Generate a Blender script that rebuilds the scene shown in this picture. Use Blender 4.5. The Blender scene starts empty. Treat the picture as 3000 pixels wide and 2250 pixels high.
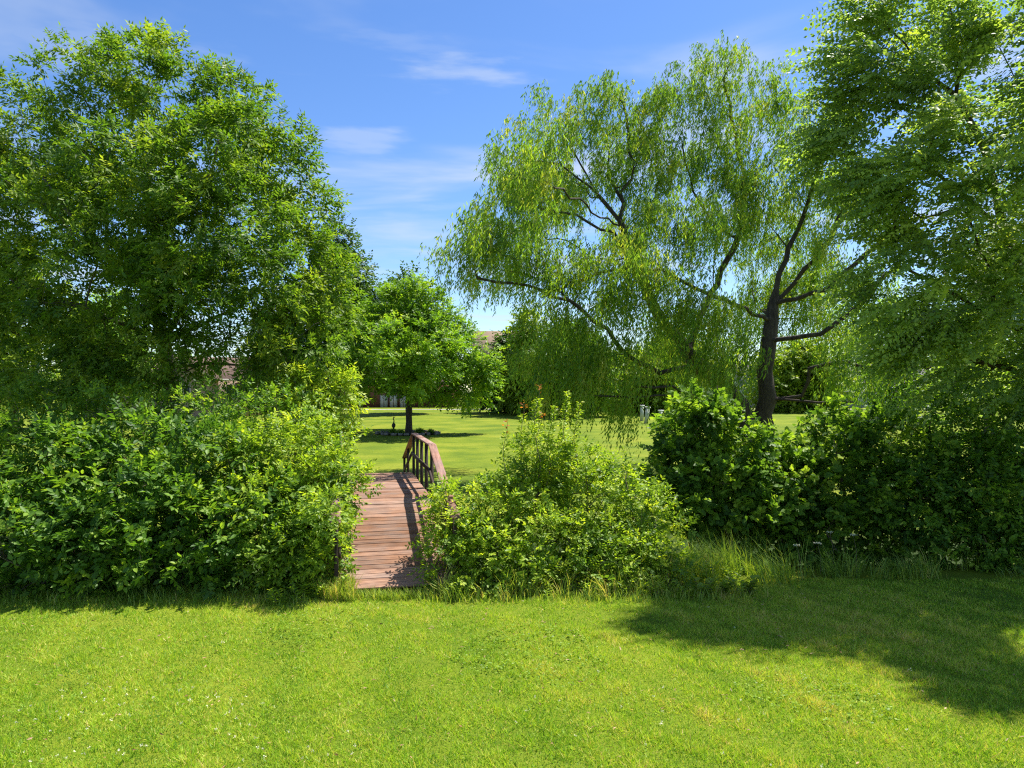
import bpy, math
import numpy as np
from mathutils import Vector

# ------------------------------------------------------------------ camera, sky, sun, exposure
CAMH, F, CX, HZ = 3.0, 2080.0, 1500.0, 1150.0      # eye height; focal length, centre, horizon in photo pixels
SUN = np.array([0.41, 0.35, 1.0]); SUN /= np.linalg.norm(SUN)   # direction towards the sun
scene = bpy.context.scene
col = scene.collection
cam_d = bpy.data.cameras.new('camera'); cam = bpy.data.objects.new('camera', cam_d); col.objects.link(cam)
cam.location = (0, 0, CAMH); cam.rotation_euler = (math.pi/2, 0, 0)
cam_d.sensor_width = 36; cam_d.lens = 36*F/3000; cam_d.shift_y = (HZ-1125)/3000
cam_d.clip_start = 0.1; cam_d.clip_end = 8000
scene.camera = cam
scene.view_settings.view_transform = 'Standard'; scene.view_settings.look = 'None'
scene.view_settings.exposure = 1.3; scene.view_settings.gamma = 1.0
scene.view_settings.use_curve_mapping = False
cy = scene.cycles
cy.max_bounces = 8; cy.diffuse_bounces = 4; cy.glossy_bounces = 2; cy.transmission_bounces = 6; cy.transparent_max_bounces = 4
cy.sample_clamp_indirect = 6.0
cy.use_denoising = False; cy.filter_width = 1.2

ELEV = math.asin(SUN[2]); AZ = math.atan2(SUN[0], SUN[1])
world = bpy.data.worlds.new('World'); scene.world = world; world.use_nodes = True
def make_world():
    nt = world.node_tree; nt.nodes.clear(); N = nt.nodes.new; L = nt.links.new
    out = N('ShaderNodeOutputWorld'); bg = N('ShaderNodeBackground'); bg.inputs[1].default_value = 0.079
    sky = N('ShaderNodeTexSky'); sky.sky_type = 'NISHITA'; sky.sun_disc = False
    sky.sun_elevation = ELEV; sky.sun_rotation = AZ; sky.altitude = 200; sky.air_density = 1.0; sky.dust_density = 0.3; sky.ozone_density = 3.0
    hs = N('ShaderNodeHueSaturation'); hs.inputs['Hue'].default_value = .508; hs.inputs['Saturation'].default_value = 1.21; hs.inputs['Value'].default_value = 1.0
    L(sky.outputs[0], hs.inputs['Color'])
    tc = N('ShaderNodeTexCoord'); sp = N('ShaderNodeSeparateXYZ'); L(tc.outputs['Generated'], sp.inputs[0])
    # cloud layer: direction projected on a high flat sheet, stretched sideways into wisps
    mz = N('ShaderNodeMath'); mz.operation = 'MAXIMUM'; mz.inputs[1].default_value = 0.03; L(sp.outputs['Z'], mz.inputs[0])
    dx = N('ShaderNodeMath'); dx.operation = 'DIVIDE'; L(sp.outputs['X'], dx.inputs[0]); L(mz.outputs[0], dx.inputs[1])
    dy = N('ShaderNodeMath'); dy.operation = 'DIVIDE'; L(sp.outputs['Y'], dy.inputs[0]); L(mz.outputs[0], dy.inputs[1])
    cb = N('ShaderNodeCombineXYZ'); L(dx.outputs[0], cb.inputs[0]); L(dy.outputs[0], cb.inputs[1])
    mp = N('ShaderNodeMapping'); mp.inputs['Scale'].default_value = (0.75, 1.25, 1); mp.inputs['Location'].default_value = (3.1, 0.6, 0); L(cb.outputs[0], mp.inputs[0])
    nz = N('ShaderNodeTexNoise'); nz.inputs['Scale'].default_value = 1.0; nz.inputs['Detail'].default_value = 5; nz.inputs['Roughness'].default_value = 0.5; nz.inputs['Distortion'].default_value = 0.5
    L(mp.outputs[0], nz.inputs['Vector'])
    rp = N('ShaderNodeValToRGB'); rp.color_ramp.elements[0].position = 0.44; rp.color_ramp.elements[1].position = 0.86
    rp.color_ramp.interpolation = 'EASE'
    L(nz.outputs['Fac'], rp.inputs[0])
    total = rp.outputs[0]
    # a few separate small wisps (direction of centre, half sizes)
    nz2 = N('ShaderNodeTexNoise'); nz2.inputs['Scale'].default_value = 16; nz2.inputs['Detail'].default_value = 4
    mp2 = N('ShaderNodeMapping'); mp2.inputs['Scale'].default_value = (0.7, 0.7, 4.0); L(tc.outputs['Generated'], mp2.inputs[0]); L(mp2.outputs[0], nz2.inputs['Vector'])
    for (px, py, hx, hy, st) in ((1375, 212, 190, 34, .62), (1030, 402, 130, 34, .5), (1130, 498, 95, 36, .32), (1180, 120, 190, 22, .22), (2870, 175, 150, 70, .75), (1210, 700, 220, 90, .35), (230, 120, 330, 60, .35)):
        v = Vector(((px-CX)/F, 1, (HZ-py)/F)).normalized()
        s = N('ShaderNodeVectorMath'); s.operation = 'SUBTRACT'; L(tc.outputs['Generated'], s.inputs[0]); s.inputs[1].default_value = v
        m = N('ShaderNodeVectorMath'); m.operation = 'MULTIPLY'; L(s.outputs[0], m.inputs[0]); m.inputs[1].default_value = (F/hx, F/hx, F/hy)
        ln = N('ShaderNodeVectorMath'); ln.operation = 'LENGTH'; L(m.outputs[0], ln.inputs[0])
        wb = N('ShaderNodeMath'); wb.operation = 'MULTIPLY_ADD'; wb.inputs[1].default_value = 3.4; L(nz2.outputs['Fac'], wb.inputs[0])
        sh = N('ShaderNodeMath'); sh.operation = 'ADD'; sh.inputs[1].default_value = -1.7; L(ln.outputs['Value'], sh.inputs[0]); L(sh.outputs[0], wb.inputs[2])
        mr = N('ShaderNodeMapRange'); mr.interpolation_type = 'SMOOTHERSTEP'; mr.inputs['From Min'].default_value = -.15; mr.inputs['From Max'].default_value = 1.35; mr.inputs['To Min'].default_value = st*.62; mr.inputs['To Max'].default_value = 0
        L(wb.outputs[0], mr.inputs['Value'])
        a = N('ShaderNodeMath'); a.operation = 'MAXIMUM'; L(total, a.inputs[0]); L(mr.outputs[0], a.inputs[1]); total = a.outputs[0]
    mx = N('ShaderNodeMix'); mx.data_type = 'RGBA'; L(total, mx.inputs['Factor']); L(hs.outputs[0], mx.inputs['A']); mx.inputs['B'].default_value = (4.0, 4.4, 5.0, 1)
    L(mx.outputs['Result'], bg.inputs[0]); L(bg.outputs[0], out.inputs[0])
make_world()
sun_d = bpy.data.lights.new('sun', 'SUN'); sun_d.energy = 4.3; sun_d.angle = math.radians(0.53); sun_d.color = (1.0, 0.955, 0.87)
sun = bpy.data.objects.new('sun', sun_d); col.objects.link(sun); sun.location = (20, 20, 60)
sun.rotation_euler = Vector(-SUN).to_track_quat('-Z', 'Y').to_euler()

# ------------------------------------------------------------------ helpers
def at(px, py, d):                      # photo pixel at ground distance d -> world point
    return np.array([(px-CX)/F*d, d, CAMH+(HZ-py)/F*d])
def nrm(v): return v/np.maximum(np.linalg.norm(v, axis=-1, keepdims=True), 1e-9)

def build(name, V, faces, mat, parent=None, var=None, smooth=False):
    me = bpy.data.meshes.new(name); V = np.asarray(V, np.float32)
    me.vertices.add(len(V)); me.vertices.foreach_set('co', V.ravel())
    fl = [np.asarray(f, np.int32) for f in (faces if isinstance(faces, list) else [faces]) if len(f)]
    tot = np.concatenate([np.full(len(f), f.shape[1], np.int32) for f in fl])
    idx = np.concatenate([f.ravel() for f in fl])
    me.loops.add(len(idx)); me.loops.foreach_set('vertex_index', idx)
    me.polygons.add(len(tot)); me.polygons.foreach_set('loop_start', np.concatenate([[0], np.cumsum(tot)[:-1]]).astype(np.int32))
    me.polygons.foreach_set('loop_total', tot)
    if smooth: me.polygons.foreach_set('use_smooth', np.ones(len(tot), bool))
    me.update(calc_edges=True)
    if var is not None:
        a = me.attributes.new('var', 'FLOAT', 'POINT'); a.data.foreach_set('value', np.asarray(var, np.float32))
    me.materials.append(mat)
    o = bpy.data.objects.new(name, me); col.objects.link(o)
    if parent: o.parent = parent
    return o
def tag(o, label=None, cat=None, group=None, kind=None):
    for k, v in (('label', label), ('category', cat), ('group', group), ('kind', kind)):
        if v: o[k] = v
    return o
def empty(name, loc, label, cat, group=None, rz=0):
    o = bpy.data.objects.new(name, None); col.objects.link(o); o.location = [float(c) for c in loc]; o.rotation_euler[2] = rz
    return tag(o, label, cat, group)

class MB:                                # collects simple solids into one mesh
    def __init__(s): s.v = []; s.f4 = []; s.f3 = []; s.n = 0
    def add(s, V, F4=(), F3=()):
        V = np.asarray(V, float); s.v.append(V)
        if len(F4): s.f4.append(np.asarray(F4)+s.n)
        if len(F3): s.f3.append(np.asarray(F3)+s.n)
        s.n += len(V); return s
    def box(s, c, h, bev=0.0, R=None):   # centre, half sizes; bev cuts the long edges
        x, y, z = h; b = min(bev, .45*min(h))
        if b <= 0:
            V = np.array([[i*x, j*y, k*z] for i in (-1, 1) for j in (-1, 1) for k in (-1, 1)], float)
            F = [[0, 1, 3, 2], [4, 6, 7, 5], [0, 4, 5, 1], [2, 3, 7, 6], [0, 2, 6, 4], [1, 5, 7, 3]]
        else:
            prof = [(-y+b, -z), (y-b, -z), (y, -z+b), (y, z-b), (y-b, z), (-y+b, z), (-y, z-b), (-y, -z+b)]
            V = np.array([[i*x, p, q] for i in (-1, 1) for p, q in prof], float)
            F = [[k, (k+1) % 8, 8+(k+1) % 8, 8+k] for k in range(8)]
            F += [[0, 7, 6, 1], [1, 6, 5, 2], [2, 5, 4, 3], [8, 9, 14, 15], [9, 10, 13, 14], [10, 11, 12, 13]]
        if R is not None: V = V@np.asarray(R).T
        return s.add(V+np.asarray(c), F)
    def prism(s, poly, y0, y1, axis='y'):   # polygon in (x, z) pushed along y
        n = len(poly); V = [[p[0], y0, p[1]] for p in poly]+[[p[0], y1, p[1]] for p in poly]
        F = [[k, (k+1) % n, n+(k+1) % n, n+k] for k in range(n)]
        s.add(V, F)
        if n == 4: s.add(V, [[3, 2, 1, 0], [4, 5, 6, 7]])
        if n == 3: s.add(V, (), [[2, 1, 0], [3, 4, 5]])
        return s
    def tube(s, pts, rad, k=8, cap=True):
        pts = np.asarray(pts, float); n = len(pts); rad = np.broadcast_to(np.asarray(rad, float), (n,))
        V, F = sweep(pts, rad, k); s.add(V, F)
        if cap: s.add(np.vstack([V[:k], pts[:1], V[-k:], pts[-1:]]), (), [[(i+1) % k, i, k] for i in range(k)]+[[k+1+i, k+1+(i+1) % k, 2*k+1] for i in range(k)])
        return s
    def build(s, name, mat, parent=None, smooth=False):
        return build(name, np.vstack(s.v), [np.vstack(q) for q in (s.f4, s.f3) if q], mat, parent, smooth=smooth)
def sweep(pts, rad, k):
    n = len(pts); T = np.gradient(pts, axis=0) if n > 1 else np.array([[0, 0, 1.]]); T = nrm(T)
    ref = np.array([1., 0, 0]) if abs(T[0][0]) < .8 else np.array([0, 1., 0])
    V = np.zeros((n*k, 3)); a = np.arange(k)*2*np.pi/k; ca, sa = np.cos(a)[:, None], np.sin(a)[:, None]
    for i in range(n):
        u = ref-T[i]*np.dot(ref, T[i]); u /= max(np.linalg.norm(u), 1e-6); w = np.cross(T[i], u); ref = u
        V[i*k:(i+1)*k] = pts[i]+rad[i]*(ca*u+sa*w)
    i = np.arange(n-1)[:, None]*k; j = np.arange(k)[None, :]; j2 = (j+1) % k
    return V, np.stack([i+j, i+j2, i+k+j2, i+k+j], -1).reshape(-1, 4)

_pr = np.random.default_rng(5); _W = [(_pr.normal(0, 1, 2), _pr.uniform(0, 6.28)) for _ in range(14)]
def vnoise(x, y, s):                    # cheap smooth 2-D noise, about -1..1
    r = 0
    for (w, p) in _W: r = r+np.sin((w[0]*x+w[1]*y)/s+p)
    return r/math.sqrt(len(_W))/1.3

# ------------------------------------------------------------------ materials
def new_mat(name):
    m = bpy.data.materials.new(name); m.use_nodes = True; nt = m.node_tree; nt.nodes.clear()
    out = nt.nodes.new('ShaderNodeOutputMaterial'); return m, nt, nt.nodes.new, nt.links.new, out
def ramp(N, cols, pos=None, interp='LINEAR'):
    r = N('ShaderNodeValToRGB'); e = r.color_ramp.elements; r.color_ramp.interpolation = interp
    while len(e) < len(cols): e.new(1)
    for i, c in enumerate(cols):
        e[i].position = pos[i] if pos else i/(len(cols)-1); e[i].color = (*c, 1)
    return r
def leaf_mat(name, cols, trans=0.52, rough=0.5, spec=0.32, gain=1.0, under=None, tboost=(1.4, 1.35, .55)):
    m, nt, N, L, out = new_mat(name)
    at_ = N('ShaderNodeAttribute'); at_.attribute_name = 'var'
    g_ = gain; cols = [(min(c_[0]*1.95*g_, .8), min(c_[1]*1.58*g_, .8), c_[2]*1.2*g_) for c_ in cols]
    r = ramp(N, cols); L(at_.outputs['Fac'], r.inputs[0]); c = r.outputs[0]
    front = c
    if under is not None:
        g = N('ShaderNodeNewGeometry'); mx = N('ShaderNodeMix'); mx.data_type = 'RGBA'; L(g.outputs['Backfacing'], mx.inputs['Factor']); L(c, mx.inputs['A']); mx.inputs['B'].default_value = (*under, 1); front = mx.outputs['Result']
    p = N('ShaderNodeBsdfPrincipled'); p.inputs['Roughness'].default_value = rough; p.inputs['Specular IOR Level'].default_value = spec
    L(front, p.inputs['Base Color'])
    t = N('ShaderNodeBsdfTranslucent'); mt = N('ShaderNodeMix'); mt.data_type = 'RGBA'; mt.blend_type = 'MULTIPLY'; mt.inputs['Factor'].default_value = 1
    L(c, mt.inputs['A']); mt.inputs['B'].default_value = (*tboost, 1); L(mt.outputs['Result'], t.inputs['Color'])
    ms = N('ShaderNodeMixShader'); ms.inputs[0].default_value = trans; L(p.outputs[0], ms.inputs[1]); L(t.outputs[0], ms.inputs[2]); L(ms.outputs[0], out.inputs[0])
    return m
def rough_mat(name, cols, scale=4, rough=0.85, bump=0.3, detail=6, stretch=(1, 1, 1), coord='Object', bumpscale=None):
    m, nt, N, L, out = new_mat(name)
    tc = N('ShaderNodeTexCoord'); mp = N('ShaderNodeMapping'); mp.inputs['Scale'].default_value = stretch; L(tc.outputs[coord], mp.inputs[0])
    nz = N('ShaderNodeTexNoise'); nz.inputs['Scale'].default_value = scale; nz.inputs['Detail'].default_value = detail; nz.inputs['Roughness'].default_value = .65; L(mp.outputs[0], nz.inputs['Vector'])
    r = ramp(N, cols, [.28+.44*i/(len(cols)-1) for i in range(len(cols))]); L(nz.outputs['Fac'], r.inputs[0])
    p = N('ShaderNodeBsdfPrincipled'); p.inputs['Roughness'].default_value = rough; p.inputs['Specular IOR Level'].default_value = .25; L(r.outputs[0], p.inputs['Base Color'])
    if bump:
        nb = N('ShaderNodeTexNoise'); nb.inputs['Scale'].default_value = bumpscale or scale*3; nb.inputs['Detail'].default_value = 5; L(mp.outputs[0], nb.inputs['Vector'])
        b = N('ShaderNodeBump'); b.inputs['Strength'].default_value = bump; b.inputs['Distance'].default_value = .03; L(nb.outputs['Fac'], b.inputs['Height']); L(b.outputs[0], p.inputs['Normal'])
    L(p.outputs[0], out.inputs[0]); return m
def wood_mat(name, dark, mid, light, axis=0):
    m, nt, N, L, out = new_mat(name)
    tc = N('ShaderNodeTexCoord'); oi = N('ShaderNodeObjectInfo')
    off = N('ShaderNodeVectorMath'); off.operation = 'SCALE'; off.inputs[0].default_value = (37, 91, 53); L(oi.outputs['Random'], off.inputs['Scale'])
    ad = N('ShaderNodeVectorMath'); L(tc.outputs['Object'], ad.inputs[0]); L(off.outputs[0], ad.inputs[1])
    sc = [22, 22, 22]; sc[axis] = 1.3
    mp = N('ShaderNodeMapping'); mp.inputs['Scale'].default_value = sc; L(ad.outputs[0], mp.inputs[0])
    nz = N('ShaderNodeTexNoise'); nz.inputs['Scale'].default_value = 1.6; nz.inputs['Detail'].default_value = 7; nz.inputs['Roughness'].default_value = .7; nz.inputs['Distortion'].default_value = .4; L(mp.outputs[0], nz.inputs['Vector'])
    r = ramp(N, [dark, mid, light], [.30, .5, .72]); L(nz.outputs['Fac'], r.inputs[0])
    n2 = N('ShaderNodeTexNoise'); n2.inputs['Scale'].default_value = 3.0; n2.inputs['Detail'].default_value = 4; L(ad.outputs[0], n2.inputs['Vector'])
    hs = N('ShaderNodeHueSaturation')
    mv = N('ShaderNodeMapRange'); mv.inputs['To Min'].default_value = .66; mv.inputs['To Max'].default_value = 1.3; L(oi.outputs['Random'], mv.inputs[0])
    m3 = N('ShaderNodeMath'); m3.operation = 'MULTIPLY'; L(mv.outputs[0], m3.inputs[0])
    m4 = N('ShaderNodeMapRange'); m4.inputs['From Min'].default_value = .3; m4.inputs['From Max'].default_value = .7; m4.inputs['To Min'].default_value = .78; m4.inputs['To Max'].default_value = 1.18; L(n2.outputs['Fac'], m4.inputs[0]); L(m4.outputs[0], m3.inputs[1])
    L(m3.outputs[0], hs.inputs['Value']); L(r.outputs[0], hs.inputs['Color'])
    ms = N('ShaderNodeMapRange'); ms.inputs['To Min'].default_value = 1.12; ms.inputs['To Max'].default_value = .84; L(oi.outputs['Random'], ms.inputs[0]); L(ms.outputs[0], hs.inputs['Saturation'])
    n5 = N('ShaderNodeTexNoise'); n5.inputs['Scale'].default_value = 1.7; n5.inputs['Detail'].default_value = 6; L(ad.outputs[0], n5.inputs['Vector'])
    gr = N('ShaderNodeMapRange'); gr.inputs['From Min'].default_value = .42; gr.inputs['From Max'].default_value = .68; gr.inputs['To Max'].default_value = .38; L(n5.outputs['Fac'], gr.inputs[0])
    mg = N('ShaderNodeMix'); mg.data_type = 'RGBA'; L(gr.outputs[0], mg.inputs['Factor']); L(hs.outputs[0], mg.inputs['A']); mg.inputs['B'].default_value = (*[.30*mid[0]+.45*sum(mid)/3+.02*k for k in (1, .6, .3)], 1)
    p = N('ShaderNodeBsdfPrincipled'); p.inputs['Roughness'].default_value = .78; p.inputs['Specular IOR Level'].default_value = .3; L(mg.outputs['Result'], p.inputs['Base Color'])
    b = N('ShaderNodeBump'); b.inputs['Strength'].default_value = .5; b.inputs['Distance'].default_value = .006; L(nz.outputs['Fac'], b.inputs['Height']); L(b.outputs[0], p.inputs['Normal'])
    L(p.outputs[0], out.inputs[0]); return m
def plain_mat(name, c, rough=.7, metal=0.0):
    return rough_mat(name, [tuple(.85*x for x in c), tuple(min(1, 1.1*x) for x in c)], 5, rough, .08)

M = {}
M['ash'] = leaf_mat('ash_leaf', [(.028, .075, .012), (.052, .13, .016), (.09, .17, .024), (.15, .235, .034)], gain=1.06)
M['willow'] = leaf_mat('willow_leaf', [(.038, .10, .018), (.065, .15, .022), (.10, .20, .03), (.16, .22, .045)], trans=.54, gain=1.22)
M['silver'] = leaf_mat('silver_leaf', [(.035, .08, .024), (.06, .12, .035), (.095, .17, .04), (.15, .23, .05)], trans=.54, gain=1.6, under=(.24, .33, .17))
M['maple'] = leaf_mat('maple_leaf', [(.035, .095, .012), (.06, .15, .015), (.10, .21, .02), (.16, .27, .03)], gain=1.1)
M['dark'] = leaf_mat('dark_leaf', [(.018, .05, .014), (.03, .08, .018), (.05, .11, .022)], trans=.4)
M['pale'] = leaf_mat('pale_leaf', [(.06, .13, .02), (.11, .20, .025), (.18, .27, .035)])
M['shrub'] = leaf_mat('shrub_leaf', [(.025, .075, .014), (.045, .12, .018), (.08, .18, .022), (.14, .25, .03)], trans=.5, gain=1.08)
M['bush'] = leaf_mat('bush_leaf', [(.05, .115, .016), (.09, .18, .02), (.15, .26, .026), (.24, .34, .04)], trans=.48, gain=1.12)
M['vine'] = leaf_mat('vine_leaf', spec=.2, cols= [(.022, .06, .012), (.04, .10, .015), (.07, .15, .02), (.13, .22, .03)], trans=.52, gain=1.3)
M['orange'] = leaf_mat('orange_leaf', [(.22, .09, .03), (.34, .15, .05), (.32, .24, .06)], gain=.7)
M['grass'] = leaf_mat('grass_blade', [(.04, .12, .012), (.115, .285, .02), (.225, .42, .033), (.35, .47, .07), (.46, .42, .20)], trans=.38, rough=.5, spec=.3, tboost=(1.25, 1.25, .6), gain=.76)
M['tallgrass'] = leaf_mat('tall_grass_blade', [(.05, .12, .02), (.10, .20, .03), (.18, .28, .05), (.33, .31, .14)], trans=.35)
M['white'] = leaf_mat('white_petal', [(.6, .6, .45), (.78, .78, .68)], trans=.3, tboost=(1, 1, 1), gain=.75)
M['bark'] = rough_mat('bark', [(.025, .02, .016), (.06, .048, .037), (.11, .09, .07)], 3.5, .9, .9, stretch=(3, 3, .7), bumpscale=9)
M['barkgrey'] = rough_mat('bark_grey', [(.06, .052, .042), (.12, .105, .085), (.2, .18, .15)], 3.5, .9, .8, stretch=(3, 3, .7), bumpscale=9)
M['stem'] = rough_mat('stem', [(.09, .07, .045), (.22, .18, .12)], 8, .85, .3)
M['plank'] = wood_mat('deck_plank', (.105, .046, .026), (.285, .142, .08), (.43, .245, .15), 0)
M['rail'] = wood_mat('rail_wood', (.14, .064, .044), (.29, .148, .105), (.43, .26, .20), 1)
M['post'] = wood_mat('shaded_post_wood', (.02, .012, .009), (.042, .024, .017), (.075, .045, .032), 2)  # near-black colour has the shade of the railing's inner side put into it

# ------------------------------------------------------------------ ground
def ground_z(x, y):
    x = np.asarray(x, float); y = np.asarray(y, float)
    z = .035*vnoise(x, y, 3.2)*np.clip((y-2)/6, .3, 1)
    c = 15.7+.10*x*0-.2*(x+2.4)*.0+.35*np.sin(x*.13)         # line of the ditch
    z = z-1.15*np.exp(-((y-c)/2.15)**2)
    z = z+np.clip(y-21, 0, 130)*.0118+.10*vnoise(x, y, 17)*np.clip((y-21)/20, 0, 1)
    return z
def make_ground():
    def axis(a, b, fine0, fine1, step):
        mid = np.arange(fine0, fine1, step); lo = [fine0]; s = step
        while lo[-1] > a: s *= 1.35; lo.append(lo[-1]-s)
        hi = [mid[-1]]; s = step
        while hi[-1] < b: s *= 1.25; hi.append(hi[-1]+s)
        return np.concatenate([lo[:0:-1], mid, hi[1:]])
    xs = axis(-3500, 3500, -18, 18, .4); ys = axis(-3000, 6000, -2, 50, .4)
    X, Y = np.meshgrid(xs, ys); Z = ground_z(X, Y); nx = len(xs); ny = len(ys)
    V = np.stack([X, Y, Z], -1).reshape(-1, 3)
    i = (np.arange(ny-1)[:, None]*nx+np.arange(nx-1)[None]).ravel()
    m, nt, N, L, out = new_mat('lawn_ground')
    tc = N('ShaderNodeTexCoord')
    def noise(scale, detail=5, rough=.6):
        n = N('ShaderNodeTexNoise'); n.inputs['Scale'].default_value = scale; n.inputs['Detail'].default_value = detail; n.inputs['Roughness'].default_value = rough; L(tc.outputs['Object'], n.inputs['Vector']); return n
    n1 = noise(.35, 6); n2 = noise(9, 6, .7); n3 = noise(55, 3)
    r1 = ramp(N, [(.085, .135, .010), (.135, .18, .012), (.195, .22, .020)], [.34, .5, .66]); L(n1.outputs['Fac'], r1.inputs[0])
    r2 = ramp(N, [(.55, .62, .5), (1, 1, 1), (1.25, 1.18, 1.1)], [.25, .5, .75]); L(n2.outputs['Fac'], r2.inputs[0])
    mu = N('ShaderNodeMix'); mu.data_type = 'RGBA'; mu.blend_type = 'MULTIPLY'; mu.inputs['Factor'].default_value = .8; L(r1.outputs[0], mu.inputs['A']); L(r2.outputs[0], mu.inputs['B'])
    # soil and litter: the bed of the ditch
    sx = N('ShaderNodeSeparateXYZ'); L(tc.outputs['Object'], sx.inputs[0])
    mr = N('ShaderNodeMapRange'); mr.inputs['From Min'].default_value = -.25; mr.inputs['From Max'].default_value = -.7; L(sx.outputs['Z'], mr.inputs['Value'])
    so = ramp(N, [(.025, .04, .012), (.05, .085, .02)], [.3, .7]); L(n2.outputs['Fac'], so.inputs[0])
    mx = N('ShaderNodeMix'); mx.data_type = 'RGBA'; L(mr.outputs[0], mx.inputs['Factor']); L(mu.outputs['Result'], mx.inputs['A']); L(so.outputs[0], mx.inputs['B'])
    p = N('ShaderNodeBsdfPrincipled'); p.inputs['Roughness'].default_value = .9; p.inputs['Specular IOR Level'].default_value = .1; L(mx.outputs['Result'], p.inputs['Base Color'])
    b = N('ShaderNodeBump'); b.inputs['Strength'].default_value = .5; b.inputs['Distance'].default_value = .05; L(n3.outputs['Fac'], b.inputs['Height']); L(b.outputs[0], p.inputs['Normal'])
    L(p.outputs[0], out.inputs[0])
    g = build('ground', V, np.stack([i, i+1, i+nx+1, i+nx], -1), m, smooth=True)
    tag(g, 'mown green lawn with a shallow ditch running across it', 'lawn', kind='structure')
make_ground()
def gz(x, y): return float(ground_z(x, y))

# ------------------------------------------------------------------ footbridge
def make_bridge():
    th = .225; u = np.array([-math.sin(th), math.cos(th)]); n = np.array([math.cos(th), math.sin(th)])
    c0 = np.array([-1.75, 10.80]); L1, L2, z0, z1 = 3.28, 4.0, .05, .965; W = 1.68
    total = 2*L1+L2
    def prof(s):
        s = np.asarray(s, float); return np.where(s < L1, z0+(z1-z0)*s/L1, np.where(s < L1+L2, z1, z1-(z1-z0)*(s-L1-L2)/L1))
    root = empty('footbridge', (c0[0], c0[1], 0), 'weathered red-brown wooden footbridge with ramps crossing the ditch', 'footbridge', rz=th)
    # local frame: x across, y along the bridge
    rg = np.random.default_rng(11)
    pitch = .1435; hw = .0655; th_p = .019
    def plank_mesh(seed):
        r = np.random.default_rng(seed); mb = MB()
        g = [(-hw, -th_p), (hw, -th_p), (hw, th_p-.006), (hw-.006, th_p)]     # grooved top: three ribs between shallow grooves
        for k in range(1, 4):
            q = hw-2*hw*k/4; g += [(q+.008, th_p), (q+.003, th_p-.006), (q-.003, th_p-.006), (q-.008, th_p)]
        g += [(-hw+.006, th_p), (-hw, th_p-.006)]; g = np.array(g); m = len(g)
        V = np.array([[x+r.normal(0, .004)*0, a, b] for x in (-W/2-r.uniform(0, .025), W/2+r.uniform(0, .025)) for a, b in g])
        F = [[k, (k+1) % m, m+(k+1) % m, m+k] for k in range(m)]
        mb.add(V, F); mb.add(np.array([[x, a, b] for x in (V[0, 0], V[-1, 0]) for a, b in ((-hw, -th_p), (hw, -th_p), (hw, th_p-.006), (-hw, th_p-.006))]), [[0, 3, 2, 1], [4, 5, 6, 7]])
        return mb
    protos = []
    for k in range(4):
        protos.append(plank_mesh(k).build('plank', M['plank'], root))
    sl = math.atan2(z1-z0, L1); s = pitch/2; first = 0
    while s < total-.05:
        a = sl if s < L1-.02 else (-sl if s > L1+L2+.02 else 0)
        if first < 4: o = protos[first]
        else: o = protos[rg.integers(4)].copy(); col.objects.link(o); o.parent = root
        first += 1
        o.location = (rg.normal(0, .006), s, float(prof(s))-th_p+rg.normal(0, .0022)); o.rotation_euler = (a+rg.normal(0, .006), rg.normal(0, .0025), rg.normal(0, .003)+(math.pi if rg.random() < .5 else 0)*0)
        s += pitch*(math.cos(sl) if a else 1)
    # beams beneath the deck
    for x in (-.74, 0, .74):
        mb = MB(); pts = [(0, z0), (L1, z1), (L1+L2, z1), (total, z0)]
        V = []; 
        for (yy, zz) in pts: V += [[x-.022, yy, zz-.045], [x+.022, yy, zz-.045], [x+.022, yy, max(zz-.25, -.35)], [x-.022, yy, max(zz-.25, -.35)]]
        F = []
        for k in range(3):
            for e in range(4): F.append([4*k+e, 4*k+(e+1) % 4, 4*k+4+(e+1) % 4, 4*k+4+e])
        F += [[3, 2, 1, 0], [12, 13, 14, 15]]
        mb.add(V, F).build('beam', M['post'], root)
    rh = .985
    def piece(name, s0, s1, x, zoff, hx, hz_, mat, bev=.008):
        a = np.array([x, s0, float(prof(s0))+zoff]); b = np.array([x, s1, float(prof(s1))+zoff]); d = b-a; ln = np.linalg.norm(d); ang = math.atan2(d[2], d[1])
        mb = MB(); mb.box((0, 0, 0), (ln/2, hx, hz_), bev, R=[[0, 1, 0], [1, 0, 0], [0, 0, 1]])
        o = mb.build(name, mat, root); o.location = [float(q) for q in (a+b)/2]; o.rotation_euler = (ang, 0, 0); return o
    for sx in (-1, 1):
        xr = sx*(W/2+.055)
        for (s0, s1) in ((.03, L1-.002), (L1+.002, L1+L2-.002), (L1+L2+.002, total-.03)):
            k = 2 if abs(s1-s0) > 3.4 else 1
            for q in range(k):
                a = s0+(s1-s0)*q/k; b = s0+(s1-s0)*(q+1)/k-(.004 if q < k-1 else 0)
                piece('rail_cap', a, b, xr+sx*.015, rh, .078, .019, M['rail'])
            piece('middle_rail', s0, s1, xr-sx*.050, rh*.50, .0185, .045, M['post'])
        for s_ in (.07, L1-.06, L1+.98, L1+2.0, L1+3.02, L1+L2+.06, L1+L2+L1*.55, total-.07):
            zt = float(prof(s_)); zb = min(zt-.45, -.25); mb = MB(); mb.box((0, 0, (zb+zt+rh-.021)/2), (.045, .045, (zt+rh-.021-zb)/2))
            # chamfer the post's standing edges by building it along z
            V = mb.v[0]; mb2 = MB(); h = (zt+rh-.023-zb)/2
            mb2.box((0, 0, (zb+zt+rh-.023)/2), (h, .066, .030), .006, R=[[0, 0, 1], [0, 1, 0], [-1, 0, 0]])
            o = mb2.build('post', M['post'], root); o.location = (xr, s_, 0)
    return root
make_bridge()

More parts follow.
